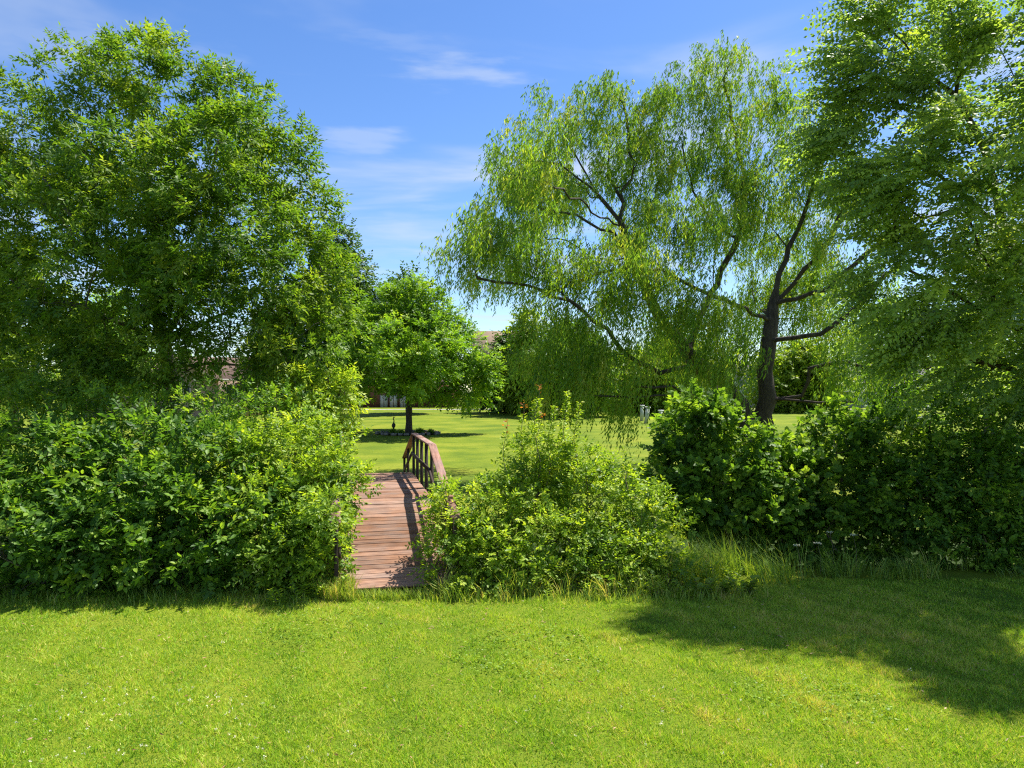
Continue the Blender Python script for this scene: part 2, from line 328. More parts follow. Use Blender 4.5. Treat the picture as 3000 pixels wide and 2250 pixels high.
# ------------------------------------------------------------------ foliage tools
OUT = {'oval': np.array([(0, 0), (.28, .42), (.62, .40), (1, 0), (.62, -.40), (.28, -.42)]),
       'lobed': np.array([(0, 0), (.18, .52), (.50, .26), (1, 0), (.50, -.26), (.18, -.52)]),
       'heart': np.array([(.08, 0), (.05, .42), (.55, .44), (1, 0), (.55, -.44), (.05, -.42)])}
class Leaves:
    def __init__(s): s.V = []; s.F = []; s.var = []; s.n = 0
    def add(s, P, D, Nn, Ln, Wd, var, shape='diamond', fold=.18, curl=.12):
        n = len(P)
        if n == 0: return
        D = nrm(D); S = nrm(np.cross(D, Nn)); U = np.cross(S, D); Ln = np.broadcast_to(Ln, (n,))[:, None]; Wd = np.broadcast_to(Wd, (n,))[:, None]
        if shape == 'diamond': o = np.array([(0, 0), (.42, .5), (1, 0), (.42, -.5)])
        elif shape == 'blade': o = np.array([(0, .5), (0, -.5), (1, 0)])
        else: o = OUT[shape]
        k = len(o); V = np.zeros((n, k, 3))
        for i, (t, w) in enumerate(o):
            V[:, i] = P+D*(t*Ln)+S*(w*Wd)+U*(abs(w)*fold*Wd-curl*t*t*Ln)
        b = s.n+np.arange(n)[:, None]*k
        tri = [(0, 1, 2)] if k == 3 else ([(0, 1, 2), (0, 2, 3)] if k == 4 else [(0, 1, 2), (0, 2, 3), (0, 3, 4), (0, 4, 5)])
        for t in tri: s.F.append(b+np.array(t))
        s.V.append(V.reshape(-1, 3)); s.var.append(np.repeat(np.broadcast_to(np.clip(var, 0, 1), (n,)), k)); s.n += n*k
    def build(s, name, mat, parent=None, kind='stuff'):
        o = build(name, np.vstack(s.V), [np.vstack(s.F)], mat, parent, var=np.concatenate(s.var))
        if kind: o['kind'] = kind
        return o
def unit(rg, n): return nrm(rg.normal(size=(n, 3)))

def ball_world(balls):                    # (px, py, r px, distance) -> centres, radii in metres
    c = np.array([at(b[0], b[1], b[3]) for b in balls]); r = np.array([b[2]/F*b[3] for b in balls]); return c, r
def clumps_in(rg, c, r, per_m2, shell=.5, squash=1.0):
    """clump centres spread through lumpy balls, denser towards the surface"""
    P, O = [], []
    for ci, ri in zip(c, r):
        n = max(3, int(per_m2*4*math.pi*ri*ri*.5)); u = unit(rg, n)
        k1 = rg.normal(size=3)*2.2; k2 = rg.normal(size=3)*4
        lump = 1+.13*np.sin(u@k1+rg.uniform(0, 6))+.09*np.sin(u@k2+rg.uniform(0, 6))
        rad = ri*lump*(shell+(1-shell)*rg.random(n)**.6)
        P.append(ci+u*rad[:, None]*np.array([1, 1, squash])); O.append(u)
    P = np.vstack(P); O = np.vstack(O)
    return P, O

def grow(rg, limbs, tips, k=.35, seg=.5, sag=.06, wig=.05):
    """limbs: list of polylines (first starts at the ground; others start near an earlier one). Tips are joined to the cheapest node."""
    pos, par, lends = [], [], []
    def addpath(pts, start):
        p = start
        for q in pts: pos.append(np.asarray(q, float)); par.append(p); p = len(pos)-1
    for li, pl in enumerate(limbs):
        pl = [np.asarray(q, float) for q in pl]; pts = []
        if li == 0: start = -1; prev = pl[0]; pts = [pl[0]]; rest = pl[1:]
        else:
            A = np.array(pos); start = int(np.argmin(np.linalg.norm(A-pl[0], axis=1))); prev = A[start]; rest = pl[1:] if np.linalg.norm(A[start]-pl[0]) < .5 else pl
        for q in rest:
            m = max(1, int(np.linalg.norm(q-prev)/seg))
            for j in range(1, m+1):
                pts.append(prev+(q-prev)*j/m+(rg.normal(size=3)*wig*.5 if j < m else 0))
            prev = q
        addpath(pts, start); lends.append(len(pos)-1)
    n0 = len(pos); grow.ends = lends
    cost = np.zeros(200000); A = np.zeros((200000, 3))
    for i in range(n0):
        A[i] = pos[i]; cost[i] = 0 if par[i] < 0 else cost[par[i]]+np.linalg.norm(pos[i]-pos[par[i]])
    cnt = n0
    d0 = np.array([np.min(np.linalg.norm(A[:n0]-t, axis=1)) for t in tips]); tipnode = np.zeros(len(tips), int)
    for ti in np.argsort(d0):
        t = tips[ti]; dv = np.linalg.norm(A[:cnt]-t, axis=1); up = np.clip(A[:cnt, 2]-t[2], 0, None)
        j = int(np.argmin(dv+k*cost[:cnt]+.35*up)); m = max(1, int(round(dv[j]/seg))); prev = j; a = A[j].copy()
        bow = rg.normal(size=3)*wig*dv[j]; bow[2] += sag*dv[j]
        for q in range(1, m+1):
            f = q/m; p = a+(t-a)*f+bow*math.sin(math.pi*f)
            A[cnt] = p; pos.append(p); par.append(prev); cost[cnt] = cost[prev]+np.linalg.norm(p-A[prev]); prev = cnt; cnt += 1
        tipnode[ti] = prev
    return A[:cnt].copy(), np.array(par), tipnode
def wood(A, par, rtip, rbase, expo=2.35, flare=1.35, kmin=4, ends=(), endw=0):
    """pipe-model radii, then smooth tapered tubes along chains"""
    n = len(A); w = np.zeros(n); kids = [[] for _ in range(n)]
    for i in range(n):
        if par[i] >= 0: kids[par[i]].append(i)
    depth_order = sorted(range(n), key=lambda i: -i)
    for j_, i in enumerate(ends): w[i] += endw[j_] if isinstance(endw, (list, tuple)) else endw
    for i in depth_order:
        if not kids[i]: w[i] += 1
        if par[i] >= 0: w[par[i]] += w[i]
    rad = rtip*w**(1/expo); sc = np.log(rbase/rtip)/max(np.log(rad.max()/rtip), 1e-6); rad = rtip*(rad/rtip)**sc
    mb = MB(); started = np.zeros(n, bool)
    stack = [i for i in range(n) if par[i] < 0]
    while stack:
        i = stack.pop(); ch = [i]; rs = [rad[i]]
        if par[i] >= 0: ch = [par[i], i]; rs = [min(rad[par[i]], rad[i]*1.25), rad[i]]
        j = i
        while kids[j]:
            ks = sorted(kids[j], key=lambda q: -rad[q]); stack += ks[1:]; j = ks[0]; ch.append(j); rs.append(rad[j])
        pts = A[ch]; rs = np.array(rs); rs[-1] *= .5
        if par[i] < 0: rs[0] *= flare
        if len(pts) < 2: continue
        r0 = rs.max(); k = 12 if r0 > .15 else (8 if r0 > .05 else (5 if r0 > .02 else kmin))
        V, Fq = sweep(pts, rs, k); mb.add(V, Fq)
    return mb, rad

def spray_leaves(rg, lv, P, O, per, spread, twig, nleaf, Ln, Wd, shape, var0, up=.25, lift=.8, jit=.35, droop=.15, flat=.7, wind=None, loose=.95, lsd=.12):
    """each clump point gives `per` twigs; every twig carries nleaf leaves in two rows"""
    C = len(P); n = C*per
    u = unit(rg, n); Oc = np.repeat(O, per, 0)
    td = nrm(Oc*.9+u*loose+np.array([0, 0, up])+(0 if wind is None else np.asarray(wind)))
    start = np.repeat(P, per, 0)+u*spread*rg.random((n, 1))**.5*np.array([1, 1, flat])
    cv = np.repeat(var0, per)+rg.normal(0, .10, n)
    nl = nrm(np.array([0, 0, lift])+rg.normal(size=(n, 3))*jit+Oc*.25); side = nrm(np.cross(td, nl))
    tl = twig*rg.uniform(.6, 1.25, n)
    for i in range(nleaf):
        f = (i+.5)/nleaf; sg = 1 if i % 2 else -1
        last = i == nleaf-1
        p = start+td*(tl*f)[:, None]+np.array([0, 0, -1])*(droop*tl*f*f)[:, None]
        d = td*(.55 if not last else 1.4)+side*(sg*(.85 if not last else 0.05))+rg.normal(size=(n, 3))*.22+np.array([0, 0, -droop])
        nn = nl+rg.normal(size=(n, 3))*jit*.6
        s = rg.uniform(.72, 1.18, n)*(1-.15*f)
        lv.add(p, d, nn, Ln*s, Wd*s, cv+rg.normal(0, lsd, n), shape)

def make_tree(name, label, cat, base, limbs, balls, leaf, mat, bark='bark', rbase=.2, rtip=.006, per_m2=2.2, per=10, spread=.34, twig=.28, nleaf=7, Ln=.11, Wd=.036, shape='diamond', seed=1, shell=.45, group=None, k=.3, keep=None, var=(.45, .2), lift=.8, jit=.35, droop=.2, wind=None, seg=.5, squash=1.0, names=('trunk', 'crown'), loose=.95):
    rg = np.random.default_rng(seed); base = np.asarray(base, float)
    root = empty(name, base, label, cat, group)
    c, r = ball_world(balls) if len(balls[0]) == 4 and not isinstance(balls, tuple) else balls
    P, O = clumps_in(rg, c, r, per_m2, shell, squash)
    ok = P[:, 2] > ground_z(P[:, 0], P[:, 1])+.12
    if keep is not None: ok &= keep(P)
    P, O = P[ok], O[ok]
    A, par, tn = grow(rg, limbs, P, k=k, seg=seg)
    mb, rad = wood(A-base, par, rtip, rbase)
    mb.build(names[0], M[bark], root, smooth=True)
    lv = Leaves()
    spray_leaves(rg, lv, P-base, O, per, spread, twig, nleaf, Ln, Wd, shape, rg.normal(var[0], var[1], len(P)), lift=lift, jit=jit, droop=droop, wind=wind, loose=loose)
    lv.build(names[1], M[mat], root)
    return root
def limb(pts): return [at(*p) for p in pts]
def ground_at(px, d): x = (px-CX)/F*d; return np.array([x, d, gz(x, d)-.05])

# ------------------------------------------------------------------ the big trees
def ash():
    b = ground_at(500, 17.0)
    balls = [(60, 420, 170, 17.5), (-120, 520, 190, 17), (250, 270, 150, 17.5), (400, 220, 120, 17), (520, 290, 150, 16.5), (690, 330, 120, 17.5), (660, 450, 150, 15.5), (800, 470, 120, 17), (860, 610, 110, 17), (890, 760, 110, 16.5),
             (140, 650, 190, 15.5), (390, 500, 200, 15), (640, 680, 190, 15), (60, 860, 180, 16), (290, 830, 190, 14.8), (540, 870, 160, 14.6), (770, 860, 150, 15.5), (400, 660, 180, 18.5), (100, 1020, 140, 15.5), (330, 1010, 110, 15), (870, 950, 90, 16.2), (690, 1010, 100, 15.5), (-150, 800, 180, 16.5), (930, 850, 100, 16.6), (990, 900, 70, 17), (900, 1020, 90, 15.6), (470, 1010, 110, 15.2), (560, 1000, 80, 16.0), (300, 1100, 100, 15), (180, 1110, 110, 15.2), (560, 730, 130, 15.4), (480, 820, 120, 15.6), (700, 1090, 70, 15.4), (960, 760, 70, 17.2), (20, 640, 150, 18), (250, 500, 150, 18), (560, 500, 150, 18.4), (740, 640, 140, 18)]
    limbs = [[b]+limb([(505, 1150, 17), (480, 1000, 17), (430, 850, 16.9), (320, 760, 16.8), (300, 560, 16.8), (330, 380, 16.9)]),
             limb([(480, 1000, 17), (560, 850, 16.5), (600, 640, 16.2), (640, 420, 16.3)]), limb([(430, 850, 16.9), (520, 600, 17.4), (500, 380, 17.2)]),
             limb([(480, 1000, 17), (700, 900, 16.3), (840, 760, 16.4)]), limb([(320, 760, 16.8), (180, 600, 16.4), (80, 450, 17)]), limb([(505, 1100, 17), (640, 1065, 16), (760, 1075, 15.8)]), limb([(480, 1000, 17), (250, 900, 15.6), (90, 860, 15.8)])]
    make_tree('ash_tree', 'tall broad ash tree with feathery leaves rising behind the shrubs beside the bridge', 'tree', b, limbs, balls, 'ash', 'ash', 'barkgrey', rbase=.17, rtip=.005, per_m2=3.7, per=17, spread=.34, twig=.30, nleaf=9, Ln=.145, Wd=.054, seed=3, var=(.42, .2), shell=.5, jit=.5)
ash()

def willow():
    rg = np.random.default_rng(21); b = ground_at(2235, 27.0); D = 27.0
    root = empty('willow_tree', b, 'big leaning weeping willow with several dark trunks on the far lawn', 'tree')
    limbs = [[b]+limb([(2245, 1130, D), (2252, 1000, D), (2265, 890, D), (2282, 803, D), (2304, 760, D), (2347, 651, D), (2390, 520, D-.5), (2420, 380, D-.5)]),
             [b+np.array([-.35, .2, 0])]+limb([(2170, 1190, D), (2121, 1125, D), (2013, 1033, D-.3), (1921, 908, D-.5), (1860, 780, D-.6), (1827, 679, D-.6), (1817, 563, D-.5), (1851, 524, D-.5), (1841, 389, D-.5), (1825, 300, D-.5)]),
             limb([(1827, 679, D-.6), (1760, 580, D-1), (1690, 520, D-1.2), (1640, 480, D-1.5), (1560, 470, D-1.6)]), limb([(1817, 600, D-.5), (1782, 520, D), (1785, 440, D+.3), (1740, 330, D+.4)]),
             limb([(1760, 580, D-1), (1700, 480, D-.6), (1640, 400, D-.5)]), limb([(1827, 679, D-.6), (1720, 600, D-3.5), (1600, 530, D-6), (1520, 520, 19.8)]), limb([(1860, 780, D-.6), (1800, 680, D-1.6), (1690, 630, D-2), (1580, 610, D-2.2)]),
             limb([(2013, 1033, D-.3), (2080, 860, D+1), (2160, 700, D+1.4), (2190, 560, D+1.5), (2150, 380, D+1.6), (2120, 230, D+1.6)]), limb([(2160, 700, D+1.4), (2080, 640, D+1.2), (2030, 560, D+1), (2000, 430, D+1)]),
             limb([(2045, 1093, D), (1932, 1093, D-2), (1834, 1039, D-2.6), (1780, 963, D-3), (1671, 881, D-3.4), (1560, 840, D-3.4)]), limb([(2100, 1140, D), (2005, 1153, D-2.4), (1970, 1131, D-2.8), (1861, 1131, D-3.2)]), limb([(1997, 1155, D-2.4), (1872, 1165, D-3), (1760, 1160, D-3.2)]),
             limb([(2252, 930, D), (2095, 870, D-1.8), (2035, 843, D-2.2), (1940, 790, D-2.6), (1800, 790, D-2.8), (1590, 850, D-3), (1400, 815, D-3)]),
             limb([(2282, 890, D), (2390, 760, D-.8), (2440, 690, D-1), (2500, 560, D-1)]), limb([(2265, 900, D), (2420, 850, D-1.4), (2540, 740, D-2), (2640, 640, D-2)]), limb([(2250, 1000, D), (2404, 979, D-1.6), (2458, 941, D-2), (2529, 881, D-2.4), (2600, 800, D-2.5)]),
             limb([(2245, 1160, D), (2350, 1160, D-1), (2370, 1080, D-1.3), (2480, 1060, D-2), (2580, 1090, D-2)]), limb([(2245, 1160, D), (2352, 1175, D-1.2), (2500, 1178, D-2)])]
    balls = [(1640, 340, 95, D-.3), (1790, 300, 95, D), (1560, 440, 110, D-.8), (1470, 560, 95, D-1.5), (1410, 690, 80, D-2.2), (1330, 770, 65, D-2.6), (1480, 760, 110, D-2.6), (1620, 600, 120, D-1.5), (1720, 470, 110, D-.5),
             (1870, 400, 90, D), (2000, 260, 100, D+1), (2120, 190, 80, D+1.4), (2200, 290, 120, D+1.2), (2050, 430, 130, D+1), (2250, 480, 150, D), (2400, 350, 110, D), (1990, 660, 150, D-1.4), (2140, 640, 120, D+1), (2390, 590, 110, D-.4), (2520, 560, 120, D-1),
             (1640, 780, 100, D-3), (1800, 780, 140, D-2.6), (1910, 860, 140, D-2.6), (2060, 900, 110, D-1.8), (1760, 960, 110, D-3), (1600, 930, 80, D-3.2), (2480, 730, 90, D-1.6), (2570, 860, 80, D-2.2), (1740, 1080, 60, D-3.2), (1850, 1070, 65, D-3.2), (2080, 1060, 90, D-2.6), (2150, 1010, 90, D-2), (2470, 1060, 60, D-2), (2590, 1060, 70, D-2), (2350, 900, 90, D+2.5), (2300, 790, 120, D+2.6), (2430, 820, 100, D+2.6), (2240, 650, 110, D+2), (2480, 960, 90, D+2.6), (2200, 900, 90, D+2.6), (2000, 980, 120, D+2), (1570, 1030, 55, D-3.2), (1670, 1040, 65, D-3.3), (1700, 1130, 60, D-3.3), (1610, 1110, 60, D-3.2), (1830, 1150, 60, D-3), (1500, 700, 90, D+3), (1620, 560, 110, D+3), (1450, 800, 75, D+2), (1900, 500, 110, D+.5), (1930, 340, 90, D+.5), (1880, 620, 110, D+1), (1545, 470, 70, 20), (1470, 560, 60, 19.6), (1610, 410, 60, 20.4), (1420, 660, 55, 19.6), (1560, 600, 60, 20.4)]
    c, r = ball_world(balls); P, O = clumps_in(rg, c, r, 2.3, .3, .9)
    A, par, tn = grow(rg, limbs, P, k=.35, seg=.5, sag=.12, wig=.10)
    mb, rad = wood(A-b, par, .0035, .56, ends=grow.ends, endw=[40, 25, 15, 15, 12, 10, 20, 30, 15, 35, 30, 15, 35, 60, 80, 80, 50, 35]); mb.build('trunk', M['bark'], root, smooth=True)
    lv = Leaves(); per = 14; n = len(P)*per
    S = np.repeat(P, per, 0)+rg.normal(size=(n, 3))*np.array([.22, .22, .20]); Oh = nrm(np.repeat(O, per, 0)*np.array([1, 1, .35])+rg.normal(size=(n, 3))*.7+np.array([-.25, -.1, .2]))
    low = np.clip((9.5-S[:, 2])/7, 0, 1)
    ln = rg.uniform(.3, .85, n)*(1+.8*low); out = rg.uniform(.12, .42, n)
    cv = np.repeat(rg.normal(.45, .24, len(P)), per); m = 13
    sway = rg.normal(size=(n, 3))*.06+np.array([-.10, 0, 0])
    for i in range(m):
        s = (i+rg.random(n))/m*ln; a = np.minimum(s/.45, 1)
        p = S+Oh*(out*a*(2-a))[:, None]; p[:, 2] += .10*a*(1-a)*2-np.clip(s-.12, 0, None)*1.0+0*a; p += sway*(s**1.3)[:, None]
        ang = rg.uniform(0, 6.283, n); d = np.stack([np.cos(ang)*.55, np.sin(ang)*.55, -rg.uniform(.45, 1.2, n)], -1); d[:, 0] -= .2
        ok = (p[:, 2] > .7) & (rg.random(n) < .45+ln*.5)
        lv.add((p-b)[ok], d[ok], rg.normal(size=(ok.sum(), 3))+np.array([0, -.3, .8]), rg.uniform(.13, .22, ok.sum()), rg.uniform(.032, .050, ok.sum()), (cv+rg.normal(0, .16, n))[ok])
    lv.add(S-b, Oh*.15+sway+np.array([0, 0, -1.]), unit(rg, n), ln*.95, .011, .98, 'blade', fold=0, curl=0)
    lv.build('crown', M['willow'], root)
willow()

def silver():
    D = 13.8; b = ground_at(3150, D)
    limbs = [[b]+limb([(3120, 1250, D), (3080, 1000, D), (3010, 830, D-.1), (2944, 694, D-.2), (2846, 591, D-.4), (2776, 532, D-.6), (2705, 483, D-.8)]),
             limb([(3080, 1000, D), (3060, 700, D), (3020, 450, D), (2960, 200, D), (2880, 60, D)]), limb([(2944, 694, D-.2), (2900, 480, D-.5), (2800, 280, D-.8), (2680, 180, D-1)]),
             limb([(3080, 1000, D), (2900, 930, D-1), (2740, 830, D-1.5), (2620, 770, D-1.8)]), limb([(3110, 1180, D), (2960, 1080, D-.8), (2800, 1040, D-1.2)]), limb([(2846, 591, D-.4), (2700, 640, D-1.2), (2560, 560, D-1.5)]),
             limb([(3060, 760, D), (3250, 500, D-1), (3400, 300, D-1.5)]), limb([(3060, 760, D), (3200, 560, D-2), (3350, 430, D-3.6)])]
    balls = [(2560, 60, 90, D-1), (2700, 30, 120, D-1), (2640, 190, 120, D-1.4), (2520, 200, 70, D-1.6), (2800, 150, 120, D-.5), (2990, 20, 120, D-2), (3080, 260, 140, D-2.6), (2520, 330, 100, D-1.2), (2680, 380, 140, D-1.8), (2840, 400, 140, D+.4), (2980, 480, 130, D-2.4), (2430, 400, 75, D-.6), (2470, 470, 70, D-.6), (2600, 560, 110, D-1.8), (2760, 610, 140, D-2), (2960, 680, 140, D-1.4), 
             (2620, 750, 95, D-1.8), (2680, 830, 130, D-2), (2880, 870, 140, D-1.6), (3050, 900, 140, D-1), (2690, 960, 80, D-1.4), (2760, 1040, 110, D-1.4), (2940, 1090, 120, D-1), (3090, 1120, 120, D-.6), (3250, 500, 230, D-.8), (3350, 250, 230, D-1), (3300, 800, 200, D-1.4), (3180, 330, 140, D-3.9), (3400, 420, 130, D-4.6), (3250, 120, 120, D-3.6)]
    make_tree('silver_maple_tree', 'wind-blown tree with silvery undersided leaves overhanging the dark shrubs', 'tree', b, limbs, balls, None, 'silver', 'bark', rbase=.24, rtip=.005, per_m2=4.2, per=15, spread=.30, twig=.78, nleaf=16, Ln=.10, Wd=.068, shape='diamond', seed=8, var=(.42, .22), lift=.9, jit=.4, droop=.34, wind=(-1.5, -.2, .0), loose=.55, shell=.4)
silver()

def lawn_maple():
    d = 48.0; b = ground_at(1197, d)
    balls = [(1200, 880, 70, d), (1130, 930, 75, d), (1270, 930, 75, d), (1200, 960, 110, d), (1090, 1000, 75, d), (1310, 1010, 85, d), (1380, 1060, 70, d), (1060, 1080, 60, d-1), (1150, 1060, 95, d-1.5), (1260, 1070, 100, d-1.5), (1390, 1130, 60, d), (1340, 1140, 70, d-1), (1080, 1115, 60, d-.5), (1180, 1105, 60, d-2), (1280, 1130, 62, d-1.5), (1200, 1020, 110, d+2), (1035, 1105, 52, d), (1425, 1100, 40, d), (1020, 1040, 45, d), (1310, 950, 60, d), (1100, 930, 60, d), (1150, 1010, 90, d-4), (1270, 1010, 90, d-4), (1210, 1070, 90, d-4.5), (1180, 1000, 100, d+4), (1280, 1050, 80, d+4), (1110, 1070, 70, d+3.5), (1350, 1010, 60, d), (1400, 1070, 50, d), (1380, 1140, 42, d), (1240, 900, 60, d), (1150, 890, 50, d)]
    limbs = [[b]+limb([(1197, 1200, d), (1199, 1130, d), (1203, 1040, d), (1203, 930, d)]), limb([(1199, 1150, d), (1150, 1100, d), (1110, 1020, d)]), limb([(1199, 1150, d), (1260, 1090, d), (1310, 1020, d)]), limb([(1199, 1160, d), (1290, 1150, d-.6), (1370, 1120, d-.6)])]
    make_tree('lawn_maple_tree', 'rounded yellow-green maple with one straight trunk on the mown far lawn', 'tree', b, limbs, balls, None, 'maple', 'bark', rbase=.21, rtip=.012, per_m2=1.25, per=16, spread=.55, twig=.5, nleaf=8, Ln=.17, Wd=.14, shape='diamond', seed=14, var=(.5, .22), seg=.8, shell=.55)
lawn_maple()

# ------------------------------------------------------------------ trees of the far background
def far_tree(name, label, px, top, halfw, bottom, d, mat, seed, shape='round', dens=1.0, leaf=.26, group='trees beyond the far lawn'):
    rg = np.random.default_rng(seed); b = ground_at(px, d)
    R = halfw/F*d; zt = at(px, top, d)[2]; zb = max(at(px, bottom, d)[2], b[2]+.6); H = zt-zb
    c, r = [], []
    n = 15
    for i in range(n):
        f = (i+.5)/n
        w = (math.sin(math.pi*min(max(f*.9+.12, 0), 1))**.6) if shape == 'round' else (1-f)**.75
        a = rg.uniform(0, 6.28); q = R*w*.5
        c.append([b[0]+math.cos(a)*q, b[1]+math.sin(a)*q*.7, zb+H*(.08+.80*f)]); r.append(max(.32*R, R*w*.62))
    c.append([b[0], b[1], zt-.32*R]); r.append(.32*R)
    r = np.minimum(np.array(r), H*.42); c = np.array(c)
    s = d/48.
    make_tree(name, label, 'tree', b, [[b, b+[0, 0, (zb-b[2])+.1*H], [b[0], b[1], zb+.7*H]]], (c, r), None, mat, 'bark', rbase=.05*R+.06, rtip=.02, per_m2=.52*dens/s, per=11, spread=.75*s, twig=.62*s, nleaf=6, Ln=leaf*s, Wd=leaf*.72*s, seed=seed, seg=1.2, group=group, var=(.45, .22), shell=.55, k=.2)
FT = [('shade_tree', 'dense dark green tree standing just behind the ash beside the lawn', 990, 640, 125, 1180, 60, 'dark', 31, 'round', 3.6, .24),
      ('shade_tree', 'dark round-topped tree peeping over the lawn maple', 1200, 792, 95, 1150, 78, 'dark', 32, 'round', 2.6, .28),
      ('shade_tree', 'slender light green tree in front of the tan-roofed house', 1545, 900, 75, 1185, 74, 'pale', 33, 'cone', 3.6, .28),
      ('shade_tree', 'dark bushy tree between the lawn maple and the black fence', 1490, 985, 90, 1190, 80, 'dark', 34, 'round', 2.6, .28),
      ('shade_tree', 'mid green tree behind the hanging willow strands near the tan-roofed house', 1660, 955, 115, 1190, 70, 'shrub', 35, 'round', 2.4, .28),
      ('shade_tree', 'yellow-green tree seen between the willow trunks', 1980, 1000, 140, 1195, 76, 'pale', 36, 'round', 1.8, .28),
      ('shade_tree', 'pale green tree behind the thickest willow trunk', 2330, 1010, 140, 1195, 82, 'pale', 37, 'round', 1.6, .28),
      ('shade_tree', 'broad mid green tree behind the right end of the willow', 2640, 880, 150, 1190, 66, 'maple', 38, 'round', 1.1, .24),
      ('shade_tree', 'tall green tree behind the wind-blown silver-leaved tree', 2900, 640, 200, 1190, 46, 'pale', 39, 'round', 1.5, .24),
      ('shade_tree', 'yellow-green tree glowing through the left side of the ash crown', 40, 760, 190, 1180, 42, 'pale', 40, 'round', 1.6, .24),
      ('shade_tree', 'light green tree glimpsed behind the trunk of the ash', 330, 860, 150, 1150, 56, 'maple', 41, 'round', 1.7, .26),
      ('shade_tree', 'dark tree beside the brown gabled house', 830, 880, 130, 1190, 58, 'dark', 42, 'round', 2.2, .26),
      ('shade_tree', 'small rounded green tree beyond the three pale marker posts', 1820, 1050, 95, 1195, 84, 'shrub', 43, 'round', 2.4, .28)]
for t in FT: far_tree(*t)
def woods():
    rg = np.random.default_rng(77); lv = Leaves()
    n = 1100; d = rg.uniform(150, 190, n); x = rg.uniform(-1.0, 1.0, n)*d*.95
    h = (5.5+2.2*vnoise(x, d*0+9, 11)+1.2*vnoise(x, d*0, 4))*rg.random(n)**.45+.8
    P = np.stack([x, d, h+ground_z(x, d)*1.0], -1)
    spray_leaves(rg, lv, P, unit(rg, n)*.6+np.array([0, -.4, .5]), 4, 1.7, 1.6, 5, 1.7, 1.3, 'diamond', rg.normal(.4, .2, n))
    o = lv.build('woods', M['shrub']); tag(o, 'distant belt of green woodland behind the houses', 'woods', kind='stuff')
woods()

# ------------------------------------------------------------------ shrubs
def shrub(name, label, balls, mat, base_px, seed, stems=6, per_m2=2.6, per=9, spread=.22, twig=.20, nleaf=7, Ln=.075, Wd=.04, shape='oval', var=(.42, .2), cat='shrub', lift=.8, jit=.45, droop=.15, shell=.55, keep=None, group=None, wind=None):
    if name == 'bramble_bush': balls = [(p, q, r_, d_+.3) for p, q, r_, d_ in balls]
    b = ground_at(*base_px); rg = np.random.default_rng(seed+500)
    c, r = ball_world(balls)
    limbs = []
    for i in range(stems):
        ci = c[i % len(c)]; g = np.array([b[0]+(ci[0]-b[0])*.75+rg.normal()*.1, b[1]+(ci[1]-b[1])*.6, 0]); g[2] = gz(g[0], g[1])-.05
        mid = g+(ci-g)*.5+rg.normal(size=3)*.12
        limbs.append([g, mid, ci])
    return shrub_tree(name, label, b, limbs, c, r, mat, seed, per_m2, per, spread, twig, nleaf, Ln, Wd, shape, var, cat, lift, jit, droop, shell, keep, group, wind)
def shrub_tree(name, label, b, limbs, c, r, mat, seed, per_m2, per, spread, twig, nleaf, Ln, Wd, shape, var, cat, lift, jit, droop, shell, keep, group, wind):
    rg = np.random.default_rng(seed); root = empty(name, b, label, cat, group)
    P, O = clumps_in(rg, c, r, per_m2, shell)
    ok = P[:, 2] > ground_z(P[:, 0], P[:, 1])+.05
    if keep is not None: ok &= keep(P)
    P, O = P[ok], O[ok]
    tw = rg.random(len(P)) < .10; bare = P[tw]+nrm(O[tw]+np.array([0, -.1, .5]))*rg.uniform(.2, .42, (tw.sum(), 1))
    if keep is not None: bare = bare[keep(bare)]
    PB = np.vstack([P, bare])
    pos_all, par_all, off = [], [], 0
    own = np.argmin(np.stack([np.linalg.norm(PB-np.asarray(l[-1]), axis=1) for l in limbs]), axis=0)
    mb = MB()
    for i, l in enumerate(limbs):
        T = PB[own == i]
        if len(T) == 0: T = np.array([l[-1]])
        A, par, tn = grow(rg, [l], T, k=.3, seg=.25, sag=.03, wig=.06)
        m2, rad = wood(A-b, par, .003, .03, kmin=3)
        mb.add(np.vstack(m2.v), np.vstack(m2.f4))
    mb.build('stems', M['stem'], root, smooth=True)
    lv = Leaves(); spray_leaves(rg, lv, P-b, O, per, spread, twig, nleaf, Ln, Wd, shape, rg.normal(var[0], var[1], len(P)), lift=lift, jit=jit, droop=droop, wind=wind, lsd=.18)
    lv.build('foliage', M[mat], root)
    return root
def off_deck(P):                        # keep leaf clumps from growing through the middle of the bridge
    th = .225; q = P[:, :2]-np.array([-1.75, 10.80]); s = q@np.array([-math.sin(th), math.cos(th)]); o = q@np.array([math.cos(th), math.sin(th)])
    lo, hi = np.where(s < 1.5, -.84, np.where(s < 4.5, -.5, -.6)), np.where(s < 3.2, .50, .68)
    return ~((o > lo) & (o < hi) & (s > -.6) & (s < 11) & (P[:, 2] > -.1))
S_ = dict(keep=off_deck)
shrub('leafy_shrub', 'dense dark green shrub shading the lawn edge, largest of the left thicket',
      [(-60, 1560, 190, 11.4), (120, 1560, 180, 11.3), (320, 1570, 180, 11.2), (520, 1560, 170, 11.3), (690, 1540, 170, 11.5), (200, 1400, 170, 12.0), (420, 1400, 170, 12.0), (620, 1390, 160, 12.1), (-40, 1380, 170, 12.2), (230, 1640, 110, 10.9), (560, 1650, 100, 10.95), (400, 1480, 150, 11.5), (60, 1660, 100, 10.95)],
      'shrub', (400, 11.6), 101, stems=13, per_m2=11, per=8, spread=.26, twig=.24, Ln=.125, Wd=.068, **S_)
